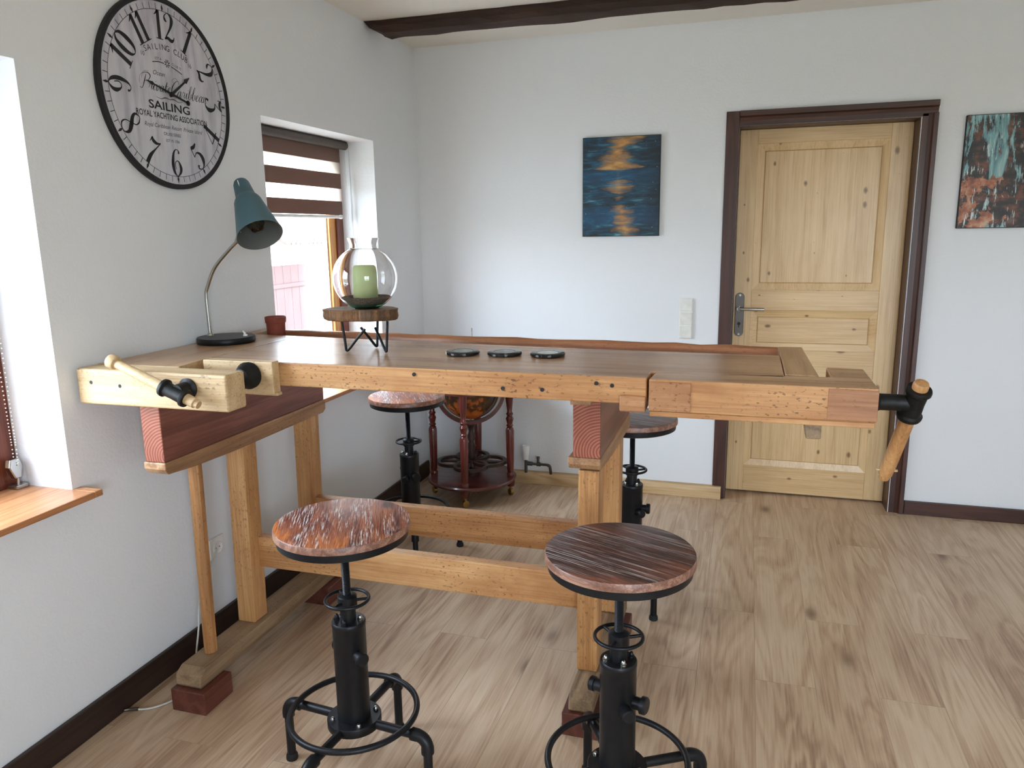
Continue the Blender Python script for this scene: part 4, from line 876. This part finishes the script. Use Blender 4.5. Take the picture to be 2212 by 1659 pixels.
def text_bm(bm, s, size, u, v, rot=0, shear=0, sx=1., bold=0):
    cu_ = bpy.data.curves.new('t', 'FONT'); cu_.body = s; cu_.size = size; cu_.align_x = 'CENTER'; cu_.align_y = 'CENTER'; cu_.shear = shear; cu_.offset = bold; cu_.resolution_u = 3
    to = bpy.data.objects.new('t', cu_); C.objects.link(to); bpy.context.view_layer.update()
    me = bpy.data.meshes.new_from_object(to.evaluated_get(bpy.context.evaluated_depsgraph_get())); bpy.data.objects.remove(to); bpy.data.curves.remove(cu_)
    c_, s_ = math.cos(rot), math.sin(rot); vm = []
    for q in me.vertices:
        x, y = q.co.x*sx, q.co.y; vm.append(bm.verts.new((D0+.0006, CY+u+x*c_-y*s_, CZ+v+x*s_+y*c_)))
    for p in me.polygons:
        try: bm.faces.new([vm[i] for i in p.vertices])
        except ValueError: pass
    bpy.data.meshes.remove(me)
def arc_text(bm, s, size, rad, cv, a0, a1):
    for i, ch in enumerate(s):
        if ch == ' ': continue
        a = a0+(a1-a0)*i/(len(s)-1); text_bm(bm, ch, size, rad*math.sin(a), cv+rad*math.cos(a), -a)
bm = B(); arc_text(bm, 'SAILING CLUB', .026, .24, -.092, R(-23), R(23)); obj('lettering', bm, M['ink'], dial)
bm = B(); text_bm(bm, 'SAILING', .037, -.006, -.040, 0, 0, 1.45, .0006); obj('lettering', bm, M['ink'], dial)
bm = B(); text_bm(bm, 'ROYAL YACHTING ASSOCIATION', .0265, .006, -.071, 0, 0, .83, .0003); obj('lettering', bm, M['ink'], dial)
bm = B(); text_bm(bm, 'Royal Caribbean Resort  Private Island', .019, .005, -.104, 0, .3, .92); obj('lettering', bm, M['ink_grey'], dial)
bm = B(); text_bm(bm, 'CRUISE SERIES', .0145, -.008, -.127, 0, 0, .9); text_bm(bm, 'EST 75 1786', .0125, -.008, -.148); obj('lettering', bm, M['ink_grey'], dial)
bm = B(); text_bm(bm, 'Ocean', .021, -.045, .062, 0, .4); obj('lettering', bm, M['ink_grey'], dial)
# handwritten line in pen strokes, letters 0..1 wide, x-height .45
PEN = {
 'P': ([[(.3, 1.05, .04), (.22, .5, .09), (.1, .0, .05), (-.15, .05, .03)], [(-.1, .7, .02), (-.05, 1.05, .03), (.4, 1.2, .05), (.75, 1.0, .08), (.6, .65, .05), (.25, .55, .03)], [(-.25, .3, .02), (-.3, .8, .02), (.1, 1.25, .02), (.5, 1.3, .02)]], .75),
 'C': ([[(.75, .95, .05), (.7, 1.15, .03), (.4, 1.1, .05), (.1, .6, .1), (.15, .1, .07), (.45, .0, .04), (.75, .2, .03)], [(.2, .95, .02), (.0, 1.15, .02), (.3, 1.35, .02), (.6, 1.2, .02)]], .72),
 'r': ([[(.0, .1, .03), (.1, .48, .03), (.16, .42, .04), (.3, .42, .05), (.26, .2, .07), (.3, .02, .03), (.42, .1, .03)]], .40),
 'i': ([[(.0, .1, .03), (.12, .45, .03)], [(.14, .45, .08), (.1, .1, .07), (.18, .0, .03), (.3, .1, .03)], [(.22, .66, .06), (.24, .70, .06)]], .28),
 'v': ([[(.0, .35, .03), (.1, .45, .05), (.14, .1, .08), (.22, .0, .04), (.38, .25, .04), (.36, .46, .03), (.5, .36, .03)]], .46),
 'a': ([[(.36, .4, .04), (.22, .46, .03), (.06, .25, .08), (.1, .02, .05), (.24, .06, .03), (.36, .4, .03)], [(.38, .45, .08), (.33, .1, .07), (.4, .0, .03), (.52, .1, .03)]], .50),
 't': ([[(.0, .1, .03), (.2, .8, .04)], [(.2, .8, .07), (.12, .12, .08), (.2, .0, .03), (.34, .1, .03)], [(.02, .5, .03), (.36, .52, .03)]], .32),
 'e': ([[(.0, .1, .03), (.2, .25, .03), (.3, .4, .04), (.2, .46, .03), (.08, .25, .08), (.14, .02, .06), (.28, .02, .03), (.42, .14, .03)]], .40),
 'b': ([[(.0, .1, .03), (.25, .75, .03), (.28, 1.0, .03), (.18, .95, .04), (.1, .4, .09), (.12, .05, .07), (.25, .0, .03), (.34, .2, .06), (.3, .42, .03), (.46, .38, .03)]], .42),
 'n': ([[(.0, .4, .03), (.08, .45, .04), (.06, .0, .08)], [(.08, .2, .03), (.22, .45, .03), (.3, .4, .07), (.28, .1, .08), (.34, .0, .03), (.46, .1, .03)]], .46)}
bm = B()
def pen(s, u, v, h, sh=.35, sx=1.):
    x = 0
    for ch in s:
        st_, adv = PEN[ch]
        for q in st_: ribbon(bm, q, D0+.0008, lambda p, x=x: (CY+u+((p[0]+x)*sx+p[1]*sh)*h, CZ+v+p[1]*h), 5)
        x += adv
pen('Private', -.128, .006, .042, .3, 1.0); pen('Caribbean', .0, .000, .044, .3, 1.0); obj('lettering', bm, M['ink'], dial)
bm = B()   # flourish, crest and small side marks
for s_ in (1, -1): ribbon(bm, [(0, -.014, .002), (s_*.02, -.011, .004), (s_*.04, -.0165, .002), (s_*.062, -.013, .0012)], D0+.0006, lambda p: (CY-.004+p[0], CZ+p[1]))
text_bm(bm, 'EST A', .012, -.040, .108, .05); text_bm(bm, 'CLUB 75', .012, .044, .098, -.22)
ribbon(bm, [(-.068, .094, .003), (-.04, .099, .0035), (-.014, .098, .003)], D0+.0006, lambda p: (CY+p[0], CZ+p[1])); ribbon(bm, [(.018, .094, .003), (.045, .086, .0035), (.068, .078, .003)], D0+.0006, lambda p: (CY+p[0], CZ+p[1]))
for a in range(0, 360, 45): ribbon(bm, [(.004*math.cos(R(a)), .1+.004*math.sin(R(a)), .003), (.013*math.cos(R(a+25)), .1+.013*math.sin(R(a+25)), .004)], D0+.0006, lambda p: (CY+p[0], CZ+p[1]))
text_bm(bm, '10', .02, -.108, .112); text_bm(bm, '16', .02, .108, .112)
obj('emblem', bm, M['ink_grey'], dial)
def hand(name, u, v, tail, wd, bulge):
    bm = B(); L_ = math.hypot(u, v); a = math.atan2(v, u)
    def T(x, y): return (CY+.004+x*math.cos(a)-y*math.sin(a), CZ+.004+x*math.sin(a)+y*math.cos(a))
    prof = [(-tail, wd*.5), (0, wd*.6), (L_*.72, wd*.35), (L_*.78, bulge), (L_*.86, bulge*.6), (L_, .0006)]
    poly = [T(x, y) for x, y in prof]+[T(x, -y) for x, y in prof[::-1]]
    prism(bm, poly, D0+.004+(.002 if name == 'minute_hand' else 0), D0+.0055+(.002 if name == 'minute_hand' else 0), YZ)
    if tail > .03:
        c_ = T(-tail, 0); lathe(bm, [(0, 0), (.009, 0), (.009, .0015), (0, .0015)], (D0+.006, c_[0], c_[1]), (1, 0, 0), 18)
    obj(name, bm, M['ink'], ck)
hand('minute_hand', -.113, .027, .075, .006, .006); hand('hour_hand', .093, .068, .012, .008, .008)
bm = B(); lathe(bm, [(0, 0), (.008, 0), (.008, .009), (0, .01)], (D0+.0005, CY+.004, CZ+.004), (1, 0, 0), 20); obj('hand_pivot', bm, M['ink'], ck, 0, True)
